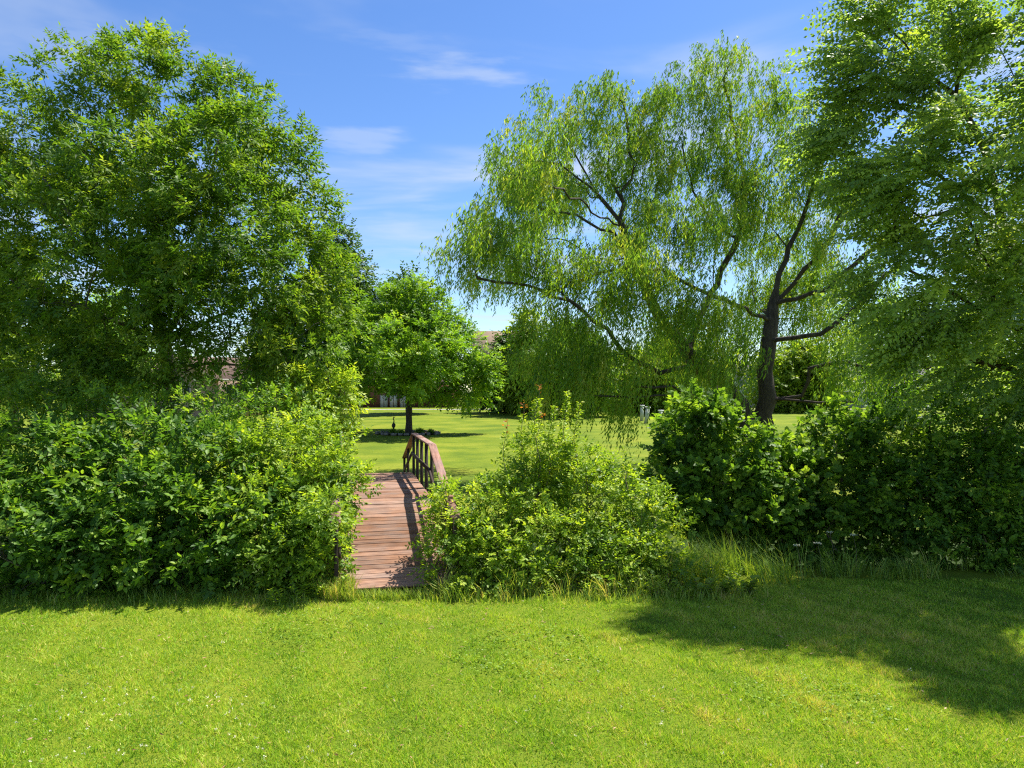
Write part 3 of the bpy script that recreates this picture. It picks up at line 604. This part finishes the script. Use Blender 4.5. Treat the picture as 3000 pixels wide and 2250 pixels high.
shrub('leafy_shrub', 'sunlit green shrub leaning over the left railing of the bridge',
      [(800, 1500, 150, 11.7), (900, 1440, 130, 12.0), (960, 1420, 95, 12.2), (990, 1500, 75, 11.8), (920, 1580, 110, 11.3), (830, 1620, 100, 11.0), (780, 1370, 140, 12.4), (920, 1330, 110, 12.7), (960, 1640, 60, 11.0), (940, 1520, 100, 11.5), (1030, 1465, 50, 11.8), (1020, 1425, 50, 12.0), (1005, 1560, 55, 11.2), (980, 1650, 48, 10.8), (985, 1470, 60, 10.9), (965, 1550, 60, 10.72), (950, 1640, 55, 10.6), (975, 1480, 55, 10.75), (900, 1560, 90, 11.0)],
      'bush', (900, 11.6), 102, stems=9, per_m2=15, per=12, spread=.24, Ln=.088, Wd=.046, var=(.35, .22), **S_)
shrub('leafy_shrub', 'tall green shrub filling the gap beneath the ash tree',
      [(120, 1230, 150, 13.6), (-80, 1220, 150, 13.8), (330, 1240, 130, 13.5), (520, 1240, 120, 13.5), (680, 1230, 110, 13.6), (820, 1240, 100, 13.6), (430, 1330, 150, 13.2), (650, 1320, 140, 13.2), (200, 1330, 150, 13.3)],
      'shrub', (400, 13.4), 103, stems=9, per_m2=7, per=10, spread=.26, Ln=.09, Wd=.05, var=(.5, .2), **S_)
shrub('leafy_shrub', 'small pale sapling with arching branches beside the far left railing',
      [(865, 1110, 45, 15.2), (915, 1130, 42, 15.2), (960, 1105, 34, 15.4), (1000, 1100, 30, 15.6), (1010, 1150, 40, 15.5), (1055, 1150, 30, 15.6), (1095, 1165, 24, 15.7), (1120, 1195, 18, 15.7), (960, 1185, 48, 15.3), (1015, 1205, 36, 15.4), (1050, 1228, 22, 15.5), (905, 1210, 55, 15.1), (955, 1245, 45, 15.1), (1000, 1262, 26, 15.3), (860, 1180, 60, 15.2)],
      'bush', (960, 15.3), 104, stems=5, per_m2=17, per=9, spread=.16, twig=.26, Ln=.13, Wd=.05, shape='diamond', var=(.55, .2), droop=.35, **S_)
shrub('bramble_bush', 'bright sunlit bush of mixed stems beside the right railing of the bridge',
      [(1310, 1490, 60, 11.0), (1305, 1570, 60, 10.8), (1300, 1450, 40, 11.4), (1330, 1530, 70, 11.0), (1300, 1640, 55, 10.65), (1430, 1560, 100, 11.1), (1540, 1440, 110, 11.8), (1590, 1340, 85, 12.1), (1670, 1400, 100, 12.0), (1480, 1480, 90, 11.5), (1450, 1640, 80, 10.85), (1580, 1590, 100, 11.0), (1370, 1690, 45, 10.5), (1480, 1700, 42, 10.4), (1590, 1685, 48, 10.5), (1400, 1620, 70, 10.7), (1540, 1640, 65, 10.65)],
      'bush', (1480, 11.2), 105, stems=9, per_m2=18, per=11, spread=.2, twig=.18, Ln=.075, Wd=.042, var=(.45, .24), **S_)
shrub('bramble_bush', 'low rounded bright green bush between the bramble and the dark vine',
      [(1720, 1470, 110, 11.7), (1850, 1470, 105, 11.8), (1920, 1540, 80, 11.4), (1770, 1590, 90, 11.1), (1880, 1600, 80, 11.0), (1660, 1560, 90, 11.2), (1960, 1610, 50, 11), (1700, 1680, 45, 10.5), (1800, 1690, 42, 10.45), (1900, 1680, 45, 10.55), (1980, 1670, 38, 10.6), (1740, 1640, 60, 10.7), (1860, 1640, 60, 10.7)],
      'bush', (1800, 11.3), 106, stems=7, per_m2=18, per=11, spread=.2, twig=.18, Ln=.075, Wd=.042, var=(.4, .24))
shrub('vine_thicket', 'dark mounded vine thicket with broad leaves behind the tall grass',
      [(2040, 1215, 70, 13.7), (2050, 1260, 105, 13.6), (1995, 1380, 85, 13.4), (2130, 1330, 130, 13.4), (2090, 1460, 130, 13.0), (2180, 1430, 120, 13.2), (2020, 1500, 80, 12.9), (2180, 1540, 90, 12.7)],
      'vine', (2090, 13.2), 107, stems=6, per_m2=10, per=13, spread=.25, Ln=.10, Wd=.09, shape='heart', var=(.45, .22), lift=.7, jit=.5)
shrub('vine_thicket', 'shaded thicket with sun-flecked broad leaves under the silver-leaved tree',
      [(2290, 1375, 100, 13.8), (2450, 1330, 110, 13.6), (2330, 1440, 130, 13.3), (2490, 1420, 140, 13.2), (2280, 1540, 90, 12.9), (2420, 1560, 100, 12.8), (2570, 1540, 100, 12.9), (2600, 1320, 120, 13.6)],
      'vine', (2430, 13.2), 108, stems=8, per_m2=10, per=13, spread=.25, Ln=.10, Wd=.09, shape='heart', var=(.45, .22), lift=.7, jit=.5)
shrub('leafy_shrub', 'large shadowy shrub right of the broad-leaved thicket',
      [(2720, 1270, 120, 13.4), (2860, 1260, 130, 13.2), (3010, 1270, 140, 13.0), (2680, 1420, 130, 13.1), (2830, 1420, 140, 12.8), (2990, 1430, 150, 12.6), (2720, 1550, 100, 12.7), (2880, 1560, 100, 12.4), (3040, 1560, 110, 12.3), (3180, 1400, 150, 12.6), (2700, 1490, 120, 12.9), (2850, 1500, 120, 12.7), (2960, 1590, 80, 12.2), (2780, 1610, 80, 12.5), (3000, 1500, 130, 12.6)],
      'shrub', (2860, 12.9), 109, stems=10, per_m2=8.5, per=12, spread=.26, Ln=.10, Wd=.058, var=(.5, .2))

def shoots():
    # upright shoots with orange young leaves on top of the bramble
    rg = np.random.default_rng(9)
    spec = [(1575, 1400, 1128, 12.0, 1, 'tallest upright shoot with a copper-orange tip above the bramble'), (1528, 1420, 1180, 12.0, 1, 'leaning shoot with a rust-orange leaf tuft above the bramble'), (1655, 1420, 1148, 12.1, 0, 'thin pale green shoot with a bare pointed top above the bramble'), (1692, 1420, 1178, 12.0, 0, 'bushy yellow-green shoot standing over the bramble'),
            (1620, 1420, 1190, 11.9, 0, 'short yellow-green shoot between taller bramble shoots'), (1480, 1460, 1235, 11.8, 1, 'small shoot with a pinkish tip near the bridge rail'), (1580, 1400, 1215, 11.8, 1, 'low shoot with an orange tuft in the middle of the bramble')]
    for (px, yb, yt, d, orange, lab) in spec:
        a = at(px+rg.normal()*10, yb, d); t = at(px, yt, d); root = empty('bramble_shoot', a, lab, 'shoot', 'shoots above the bramble')
        m = 9; pts = np.array([(t-a)*i/m+np.array([.04*math.sin(i*.9), 0, 0])*(i > 0) for i in range(m+1)])
        MB().tube(pts, np.linspace(.009, .003, m+1), 5).build('stem', M['stem'], root, smooth=True)
        lv = Leaves(); lo = Leaves(); n = int(230*np.linalg.norm(t-a)); f = np.sort(rg.random(n)); p = np.stack([np.interp(f, np.linspace(0, 1, m+1), pts[:, k]) for k in range(3)], -1)
        an = rg.uniform(0, 6.28, n); sp = (.13*(1-f)+.02)*rg.random(n); p = p+np.stack([np.cos(an), np.sin(an), an*0], -1)*sp[:, None]
        dd = np.stack([np.cos(an), np.sin(an), rg.uniform(.1, .9, n)], -1); nn = np.array([0, 0, 1.])+rg.normal(size=(n, 3))*.5
        top = (f > .86) if orange else f > 2
        lv.add(p[~top], dd[~top], nn[~top], rg.uniform(.05, .085, (~top).sum()), rg.uniform(.026, .04, (~top).sum()), rg.normal(.65, .22, (~top).sum()), 'oval')
        lv.build('foliage', M['bush'], root)
        if orange:
            k = 9; e = p[-1]; an = rg.uniform(0, 6.28, k); lo.add(e+rg.normal(size=(k, 3))*np.array([.025, .025, .05])-np.array([0, 0, .05]), np.stack([np.cos(an), np.sin(an), rg.uniform(-.1, .9, k)], -1), np.array([0, 0, 1.])+rg.normal(size=(k, 3))*.5, .065, .034, rg.random(k), 'oval')
            lo.build('young_leaves', M['orange'], root, kind=None)
shoots()

# ------------------------------------------------------------------ weeds and tall grass at the lawn edge
def weeds():
    rg = np.random.default_rng(33)
    def plant(px, d, h, lab, mat='bush', L=.13, W=.032, n=11, grp='broad weeds along the lawn edge'):
        b = ground_at(px, d)+np.array([0, 0, .05]); root = empty('weed_plant', b, lab, 'weed', grp)
        mb = MB(); lv = Leaves()
        for s in range(rg.integers(2, 5)):
            a = rg.uniform(0, 6.28); t = np.array([math.cos(a)*.10, math.sin(a)*.10, 1])*h*rg.uniform(.7, 1.05); o = np.array([math.cos(a), math.sin(a), 0])*.04
            pts = np.array([o+t*f+np.array([math.cos(a), math.sin(a), 0])*.08*f*f for f in np.linspace(0, 1, 5)]); mb.tube(pts, np.linspace(.005, .002, 5), 4)
            k = n*2; f = np.linspace(.15, 1, k); p = np.stack([np.interp(f, np.linspace(0, 1, 5), pts[:, q]) for q in range(3)], -1)
            an = np.arange(k)*2.4+rg.normal(0, .3, k); dd = np.stack([np.cos(an), np.sin(an), .25+.7*f], -1)
            lv.add(p, dd, np.array([0, 0, 1.])+rg.normal(size=(k, 3))*.25, L*(1.1-.5*f)*rg.uniform(.8, 1.2, k), W*rg.uniform(.8, 1.2, k), rg.normal(.55, .2, k), 'oval', curl=.25)
        mb.build('stem', M['stem'], root); lv.build('foliage', M[mat], root)
    sp = [(1275, 10.5, .42), (1340, 10.45, .35), (1400, 10.6, .45), (1500, 10.55, .40), (1560, 10.7, .36), (1640, 10.45, .42), (1700, 10.5, .5), (1765, 10.6, .46), (1850, 10.55, .55), (1920, 10.7, .5), (1990, 10.8, .45), (2070, 10.7, .36), (2150, 10.75, .3), (990, 10.5, .34), (945, 10.35, .30), (880, 10.2, .26), (820, 10.1, .22)]
    for px, d, h in sp:
        d += .3 if px > 1000 else .1
        lab = 'leafy weed by the near left corner of the bridge' if px < 1000 else ('leafy weed along the foot of the bramble at the lawn edge' if px < 1680 else 'tall lance-leaved weed at the foot of the low rounded bush')
        plant(px, d, h, lab)
    for i in range(20):
        plant(1250+i*48+rg.normal()*14, rg.uniform(10.4, 10.7), rg.uniform(.12, .28), 'low sunlit weed straggling onto the mown lawn in front of the brambles', 'bush', .09, .03, 7, 'low weeds in front of the brambles')
    for px, d in ((2055, 10.45), (2120, 10.5), (2190, 10.55)):
        plant(px, d, .26, 'low broad-leaved vine creeping onto the lawn by the tall grass', 'pale', .11, .09, 6)
    lv = Leaves()
    def tuft(n, px0, px1, d0, d1, h0, h1, lean, vm):
        px = rg.uniform(px0, px1, n); d = rg.uniform(d0, d1, n); x = (px-CX)/F*d
        P = np.stack([x, d, ground_z(x, d)-.01], -1); h = rg.uniform(h0, h1, n); an = rg.uniform(0, 6.28, n); l = rg.uniform(.1, .55, n)
        D = np.stack([np.cos(an)*l+lean, np.sin(an)*l-.1, np.ones(n)], -1); Nn = np.stack([np.cos(an), np.sin(an), an*0+.2], -1)
        w = rg.uniform(.007, .014, n); va = rg.normal(vm, .2, n)
        m1 = P+nrm(D)*(h*.55)[:, None]; D2 = D*np.array([1.9, 1.9, .75])
        # lower half tapering into an arching upper half
        k = len(P); S = nrm(np.cross(nrm(D), Nn))*w[:, None]/2
        tip = m1+nrm(D2)*(h*.5)[:, None]
        V = np.stack([P-S, P+S, m1+S*.8, m1-S*.8, tip], 1).reshape(-1, 3); b = lv.n+np.arange(k)[:, None]*5
        for t in ((0, 1, 2), (0, 2, 3), (3, 2, 4)): lv.F.append(b+np.array(t))
        lv.V.append(V); lv.var.append(np.repeat(np.clip(va, 0, 1), 5)); lv.n += k*5
    for i in range(30):
        pc = rg.normal(2230, 120); dc = rg.uniform(11.0, 12.5); q = rg.uniform(18, 60); tuft(int(rg.uniform(25, 80)), pc-q, pc+q, dc-.12, dc+.12, .25, rg.uniform(.5, .95), rg.normal(-.2, .2), rg.uniform(.25, .55))
    for i in range(40):
        pc = rg.uniform(2380, 3050); dc = rg.uniform(11.3, 12.6); q = rg.uniform(18, 50); tuft(int(rg.uniform(15, 50)), pc-q, pc+q, dc-.1, dc+.1, .12, rg.uniform(.25, .6), rg.normal(-.15, .2), rg.uniform(.25, .5))
    tuft(450, 1880, 2100, 10.9, 11.6, .25, .7, .1, .5)
    for i in range(44):
        pc = rg.uniform(1240, 1960); dc = rg.uniform(10.3, 11.0); q = rg.uniform(10, 35); tuft(int(rg.uniform(15, 55)), pc-q, pc+q, dc-.1, dc+.1, .1, rg.uniform(.25, .6), rg.normal(0, .2), rg.uniform(.4, .75))
    tuft(1500, 1230, 2200, 10.1, 10.8, .06, .22, 0, .5)
    tuft(900, 1000, 2250, 10.3, 10.7, .05, .16, 0, .6)
    tuft(1300, 930, 1040, 10.35, 10.9, .1, .4, 0, .65)
    tuft(900, 1000, 1260, 10.35, 10.62, .08, .2, 0, .5)
    tuft(1500, -150, 930, 10.1, 11.0, .05, .22, 0, .35)
    o = lv.build('tall_grass', M['tallgrass']); tag(o, 'unmown tall grass along the foot of the shrubs', 'tall grass', kind='stuff')
    for px, py, d in ((2395, 1592, 11.6), (2500, 1568, 11.8), (2432, 1560, 11.9), (2335, 1598, 11.5)):
        t = at(px, py, d); g = np.array([t[0]+.05, t[1], gz(t[0], t[1])]); root = empty('wildflower', g, 'white lacy wildflower head standing in the tall grass', 'wildflower', 'white wildflowers in the tall grass')
        MB().tube(np.array([[0, 0, 0], (t-g)*.6+[.03, 0, 0], t-g]), [.004, .003, .002], 5).build('stem', M['stem'], root)
        fl = Leaves(); k = 60; a = rg.uniform(0, 6.28, k); r = .055*np.sqrt(rg.random(k)); p = (t-g)+np.stack([np.cos(a)*r, np.sin(a)*r, .02-r*.25], -1)
        fl.add(p, unit(rg, k)*[1, 1, .3], np.array([0, 0, 1.])+rg.normal(size=(k, 3))*.2, .022, .018, rg.random(k), 'diamond'); fl.build('flower_head', M['white'], root, kind=None)
weeds()

# ------------------------------------------------------------------ things on the far lawn
def markers():
    pm = plain_mat('marker_plastic', (.42, .44, .36), .5); cap = plain_mat('marker_cap', (.78, .78, .74), .4)
    for (px, d, h, lean, lab) in ((1880, 62, 1.35, .03, 'pale utility marker post standing behind its leaning neighbour'), (1892, 58.5, 1.35, .14, 'pale utility marker post leaning to one side, between the other two'), (1936, 57.5, 1.1, 0, 'shorter pale utility marker post standing apart beside the dark vine')):
        b = ground_at(px, d); root = empty('marker_post', b, lab, 'marker post', 'pale marker posts on the far lawn'); root.rotation_euler = (0, lean, .3)
        mb = MB(); mb.box((0, 0, h/2), (h/2, .15, .12), .03, R=[[0, 0, 1], [0, 1, 0], [-1, 0, 0]]); mb.build('body', pm, root)
        MB().box((0, 0, h+.035), (.165, .175, .05), .02).build('cap', cap, root)
        MB().box((0, -.152, h*.55), (.004, .005, h*.32)).build('seam', cap, root)
markers()
def maple_bed():
    rg = np.random.default_rng(4); b = ground_at(1197, 48.0); c = b+np.array([0, -.3, .06])
    a = np.linspace(0, 6.283, 33)[:-1]; rx = 2.0+.12*np.sin(3*a); V = np.vstack([[[0, 0, .09]], np.stack([np.cos(a)*rx, np.sin(a)*rx*.8, 0*a+.03], -1)])
    o = build('mulch_bed', V, [np.array([[0, 1+i, 1+(i+1) % 32] for i in range(32)])], rough_mat('mulch', [(.03, .018, .012), (.08, .045, .03)], 20, .95, .5)); o.location = [float(q) for q in c]
    tag(o, 'dark oval mulch bed around the lawn maple trunk', 'mulch bed')
    st = rough_mat('edging_stone', [(.10, .09, .08), (.24, .22, .20)], 3, .9, .3)
    for i in range(26):
        q = i/26*6.283+rg.normal()*.05; mb = MB(); h = rg.uniform(.05, .11); mb.box((0, 0, 0), (rg.uniform(.09, .2), rg.uniform(.07, .11), h), .05)
        e = mb.build('edging_stone', st); e.location = [float(v) for v in c+np.array([math.cos(q)*2.1, math.sin(q)*1.7, .05])]; e.rotation_euler = (rg.normal()*.08, rg.normal()*.08, q+1.57)
        tag(e, 'small grey edging stone around the mulch bed of the maple', 'stone', 'edging stones around the maple bed')
    for (px, d, s) in ((1150, 47.0, .32), (1230, 46.6, .4), (1262, 46.9, .32), (1175, 46.4, .28)):
        g = ground_at(px, d)+np.array([0, 0, .12]); root = empty('bed_plant', g, 'low leafy plant growing in the maple bed', 'plant', 'plants in the maple bed'); lv = Leaves(); k = 70; u = unit(rg, k); u[:, 2] = abs(u[:, 2])
        lv.add(u*.06, u+[0, 0, .5], unit(rg, k), s, .06, rg.random(k), 'oval', curl=.4); lv.build('foliage', M['shrub'], root)
    # slim figure ornament on the bed
    g = ground_at(1153, 47.2)+np.array([0, 0, .05]); root = empty('garden_ornament', g, 'slim dark bird-like garden ornament on a stake beside the maple', 'garden ornament')
    dm = plain_mat('dark_metal', (.03, .028, .026), .5)
    MB().tube([[0, 0, 0], [0, 0, .45]], [.05, .045], 8).build('stake', dm, root, smooth=True)
    MB().tube([[0, 0, .42], [0, 0, .55], [.01, 0, .68], [.01, 0, .78]], [.05, .13, .12, .04], 10).build('body', dm, root, smooth=True)
    MB().tube([[.01, 0, .76], [.03, 0, .92], [-.02, 0, 1.05], [.02, 0, 1.16], [.10, 0, 1.13]], [.045, .035, .035, .04, .012], 8).build('neck', dm, root, smooth=True)
maple_bed()

# ------------------------------------------------------------------ houses
def house(name, label, px0, px1, d, eave, ridge, wallc, roofc, trimc, gables=(), wins=(), depth=9.0, gable_front=False):
    xa, xb = (px0-CX)/F*d, (px1-CX)/F*d; w = xb-xa; xm = (xa+xb)/2; g = gz(xm, d)-.15
    ze = at(px0, eave, d)[2]-g; zr = at(px0, ridge, d)[2]-g
    root = empty(name, (xm, d, g), label, 'house')
    wm = rough_mat(name+'_wall', [tuple(.85*c for c in wallc), wallc], 1.5, .85, .25, stretch=(.3, .3, 12)); rm = rough_mat(name+'_roof', [tuple(.7*c for c in roofc), roofc, tuple(1.15*c for c in roofc)], 2.5, .9, .4, stretch=(2, 2, 6)); tm = plain_mat(name+'_trim', trimc, .6); gm = plain_mat(name+'_glass', (.03, .035, .04), .12)
    MB().box((0, depth/2, ze/2), (w/2, depth/2, ze/2)).build('wall', wm, root)
    o_ = .45
    rf = MB()
    rf.add([[-w/2-o_, -o_, ze-.18], [w/2+o_, -o_, ze-.18], [w/2+o_, depth/2, zr], [-w/2-o_, depth/2, zr], [-w/2-o_, depth+o_, ze-.18], [w/2+o_, depth+o_, ze-.18],
            [-w/2-o_, -o_, ze-.38], [w/2+o_, -o_, ze-.38], [w/2+o_, depth/2, zr-.2], [-w/2-o_, depth/2, zr-.2], [-w/2-o_, depth+o_, ze-.38], [w/2+o_, depth+o_, ze-.38]],
           [[0, 1, 2, 3], [3, 2, 5, 4], [7, 6, 9, 8], [8, 9, 10, 11], [0, 6, 7, 1], [4, 5, 11, 10], [1, 7, 8, 2], [2, 8, 11, 5], [6, 0, 3, 9], [9, 3, 4, 10]])
    roof = rf.build('roof', rm, root)
    for sx in (-1, 1): MB().add([[sx*(w/2-.05), 0, ze], [sx*(w/2-.05), depth, ze], [sx*(w/2-.05), depth/2, zr-.25]], (), [[0, 1, 2]]).build('gable_wall', wm, root)
    MB().box((0, -o_-.06, ze-.28), (w/2+o_, .06, .09)).build('gutter', tm, root)
    for (p0, p1, pk, el) in gables:     # cross gables facing the lawn: px span, peak px, eave px
        a, b = (p0-CX)/F*d-xm, (p1-CX)/F*d-xm; zp = at(0, pk, d)[2]-g; ze2 = at(0, el, d)[2]-g; m_ = (a+b)/2
        MB().add([[a, -1.2, 0], [b, -1.2, 0], [b, -1.2, ze2], [m_, -1.2, zp], [a, -1.2, ze2], [a, 1.5, 0], [b, 1.5, 0], [b, 1.5, ze2], [m_, 1.5, zp], [a, 1.5, ze2]], [[0, 1, 2, 4], [1, 6, 7, 2], [5, 0, 4, 9]], [[4, 2, 3]]).build('gable_wing', wm, root)
        for sx, e in ((-1, a), (1, b)):
            q = e+sx*.4; zq = ze2-.4*(zp-ze2)/max(abs(e-m_), .1)
            MB().add([[q, -1.7, zq+.05], [m_, -1.7, zp+.05], [m_, depth/2, zp+.05], [q, depth/2, zq+.05], [q, -1.7, zq+.25], [m_, -1.7, zp+.25], [m_, depth/2, zp+.25], [q, depth/2, zq+.25]], [[0, 1, 2, 3], [7, 6, 5, 4], [0, 4, 5, 1], [0, 3, 7, 4]]).build('gable_roof', rm, root)
            MB().add([[q, -1.74, zq-.05], [m_, -1.74, zp-.05], [m_, -1.74, zp+.24], [q, -1.74, zq+.24], [q, -1.70, zq-.05], [m_, -1.70, zp-.05], [m_, -1.70, zp+.24], [q, -1.70, zq+.24]], [[0, 1, 2, 3], [4, 7, 6, 5], [0, 4, 5, 1]]).build('bargeboard', tm, root)
    for (p, py, hw, hh, kind) in wins:
        x = (p-CX)/F*d-xm; z = at(0, py, d)[2]-g; yy = -1.26 if any(a <= p <= b for a, b, *_ in gables) else -.06
        fr = MB(); t = .09
        for (cx, cz, bx, bz) in ((0, hh-t/2, hw, t/2), (0, -hh+t/2, hw, t/2), (-hw+t/2, 0, t/2, hh-t), (hw-t/2, 0, t/2, hh-t), (0, 0, t/3, hh-t)): fr.box((x+cx, yy, z+cz), (bx, .05, bz))
        f = fr.build('window' if kind == 'w' else 'door', tm, root)
        MB().box((x, yy+.02, z), (hw-t, .02, hh-t)).build('pane', gm if kind == 'w' else plain_mat('door_panel', (.55, .52, .48)), f)
    return root
house('gabled_house', 'brown house with tan gables half hidden behind the ash tree', 250, 720, 72, 1105, 1040, (.36, .26, .21), (.13, .085, .065), (.62, .56, .5), gables=((470, 640, 1058, 1110),), wins=((555, 1150, .7, .75, 'w'), (320, 1150, .7, .75, 'w'), (680, 1150, .6, .7, 'w')))
house('brick_house', 'red-brown house with pale panel doors behind the lawn maple', 960, 1330, 98, 1120, 1050, (.17, .075, .05), (.10, .07, .055), (.13, .06, .04), wins=((1125, 1176, .62, 1.0, 'd'), (1153, 1176, .62, 1.0, 'd'), (1183, 1176, .62, 1.0, 'd'), (1010, 1165, .7, .7, 'w'), (1270, 1165, .7, .7, 'w')))
house('tan_house', 'tall house with tan shingle roof behind the black iron fence', 1390, 1560, 104, 1050, 962, (.42, .34, .26), (.23, .165, .11), (.6, .56, .5), wins=((1430, 1075, .6, .8, 'w'), (1500, 1075, .6, .8, 'w'), (1570, 1075, .6, .8, 'w'), (1430, 1150, .6, .8, 'w'), (1570, 1150, .7, .8, 'w')))
house('grey_house', 'pale grey house glimpsed beyond the willow branches', 2180, 2760, 96, 1130, 1060, (.52, .52, .52), (.17, .16, .16), (.75, .75, .73), gables=((2280, 2420, 1075, 1135),), wins=((2350, 1165, .7, .7, 'w'), (2500, 1165, .7, .7, 'w'), (2650, 1165, .7, .7, 'w')))
def fence():
    d = 91.0; x0, x1 = (1330-CX)/F*d, (1800-CX)/F*d; im = plain_mat('fence_iron', (.018, .018, .02), .5)
    root = empty('iron_fence', ((x0+x1)/2, d, gz((x0+x1)/2, d)), 'low black iron fence along the far edge of the lawn', 'fence'); w = (x1-x0)/2
    for z in (.25, 1.25): MB().box((0, 0, z), (w, .02, .025)).build('rail', im, root)
    k = int(2*w/2.2)
    for i in range(k+1): MB().box((-w+2*w*i/k, 0, .68), (.04, .04, .74)).build('post', im, root)
    mb = MB(); n = int(2*w/.13)
    for i in range(n): mb.box((-w+2*w*(i+.5)/n, 0, .72), (.011, .011, .62))
    o = mb.build('pickets', im, root); o['kind'] = 'stuff'
    xs = np.linspace(-45, 45, 60); V = []
    for x in xs:
        for y in (88.6, 89.8): V.append([x, y, gz(x, y)+.05])
    i = np.arange(59)*2
    p = build('path', np.array(V), [np.stack([i, i+2, i+3, i+1], -1)], rough_mat('concrete', [(.42, .4, .37), (.6, .58, .54)], 2, .9, .1)); tag(p, 'pale concrete path along the far edge of the lawn', 'path', kind='structure')
fence()

# ------------------------------------------------------------------ lawn blades
def lawn():
    rg = np.random.default_rng(2); lv = Leaves()
    n = 430000; y = 4.9+(11.4-4.9)*rg.random(n)**1.12; x = rg.uniform(-1, 1, n)*(y*.745+.5)
    zz = ground_z(x, y)
    th = .225; s = (x+1.75)*-math.sin(th)+(y-10.80)*math.cos(th); o = (x+1.75)*math.cos(th)+(y-10.80)*math.sin(th)
    ok = ~((abs(o) < .87) & (s > -.02)); x, y, zz = x[ok], y[ok], zz[ok]; n = len(x)
    pn = vnoise(x, y, .55)*.5+vnoise(x+40, y, 1.7)*.6; dry = np.clip(vnoise(x+9, y-7, .9)*.8+vnoise(x, y+50, .28)*.6-.85, 0, 1)
    fn = vnoise(x*1.3+70, y, .10)+.6*vnoise(x, y*1.2-30, .21); h = rg.uniform(.020, .056, n)*(1+.25*pn+.5*fn.clip(-.9, 1.5)); an = rg.uniform(0, 6.283, n); l = rg.uniform(.3, 1.9, n)
    D = np.stack([np.cos(an)*l, np.sin(an)*l, np.ones(n)], -1); Nn = np.stack([np.cos(an), np.sin(an), np.full(n, .6)], -1)+rg.normal(size=(n, 3))*.4
    va = .43+.15*pn+.09*fn+rg.normal(0, .20, n)+dry*.26+(rg.random(n) < .05)*.4+.07*np.sin((x*.96+y*.27)*2*math.pi/1.1)
    lv.add(np.stack([x, y, zz-.004], -1), D, Nn, h*1.25, rg.uniform(.005, .010, n), va, 'blade', fold=0, curl=.1)
    g = lv.build('lawn_grass', M['grass']); tag(g, 'short mown grass of the near lawn', 'grass', kind='stuff')
    tw = Leaves(); k = 700; tx = rg.uniform(-7, 7, k); ty = rg.uniform(5, 10.6, k); a = rg.uniform(0, 6.28, k)
    tw.add(np.stack([tx, ty, ground_z(tx, ty)+rg.uniform(.025, .05, k)], -1), np.stack([np.cos(a), np.sin(a), rg.normal(0, .2, k)], -1), np.array([0, 0, 1.])+rg.normal(size=(k, 3))*.4, rg.uniform(.025, .075, k), rg.uniform(.006, .02, k), rg.random(k), 'diamond')
    o4 = tw.build('leaf_litter', leaf_mat('dead_leaf', [(.10, .055, .03), (.22, .15, .08), (.36, .30, .2)], trans=.1, gain=.62)); tag(o4, 'scattered dead leaves and straw on the near lawn', 'leaf litter', kind='stuff')
    # clover heads and broad clover leaves
    fl = Leaves(); cl = Leaves()
    k = 200; cx = np.where(rg.random(k) < .7, rg.uniform(-4.6, -1.2, k), rg.uniform(-4.5, 5, k)); cyy = np.where(rg.random(k) < .75, rg.uniform(5.2, 7.2, k), rg.uniform(5.2, 10, k)); 
    m = vnoise(cx, cyy, .5) > -.1; cx, cyy = cx[m], cyy[m]; k = len(cx)
    for q in range(7):
        p = np.stack([cx, cyy, ground_z(cx, cyy)+.055], -1)+rg.normal(size=(k, 3))*.005; fl.add(p, unit(rg, k)+[0, 0, .6], unit(rg, k), .013, .010, rg.random(k))
    o2 = fl.build('clover_flowers', M['white']); tag(o2, 'tiny white clover heads scattered over the near lawn', 'clover', kind='stuff')
    k = 9000; cx = rg.uniform(-7, 7, k); cyy = rg.uniform(5, 10.4, k); m = vnoise(cx-13, cyy+4, .7) > .75; cx, cyy = cx[m], cyy[m]; k = len(cx)
    for q in range(3):
        a = rg.uniform(0, 6.28, k); cl.add(np.stack([cx, cyy, ground_z(cx, cyy)+rg.uniform(.03, .06, k)], -1), np.stack([np.cos(a), np.sin(a), a*0+.15], -1), np.array([0, 0, 1.])+rg.normal(size=(k, 3))*.25, .026, .022, rg.normal(.35, .15, k), 'oval')
    o3 = cl.build('clover_leaves', M['bush']); tag(o3, 'patches of round clover leaves in the near lawn', 'clover', kind='stuff')
lawn()
tris = sum(sum(len(p.vertices)-2 for p in o.data.polygons) if len(o.data.polygons) < 3000 else len(o.data.polygons) for o in bpy.data.objects if o.type == 'MESH')
print('TRIS about', tris, 'objects', len(bpy.data.objects))
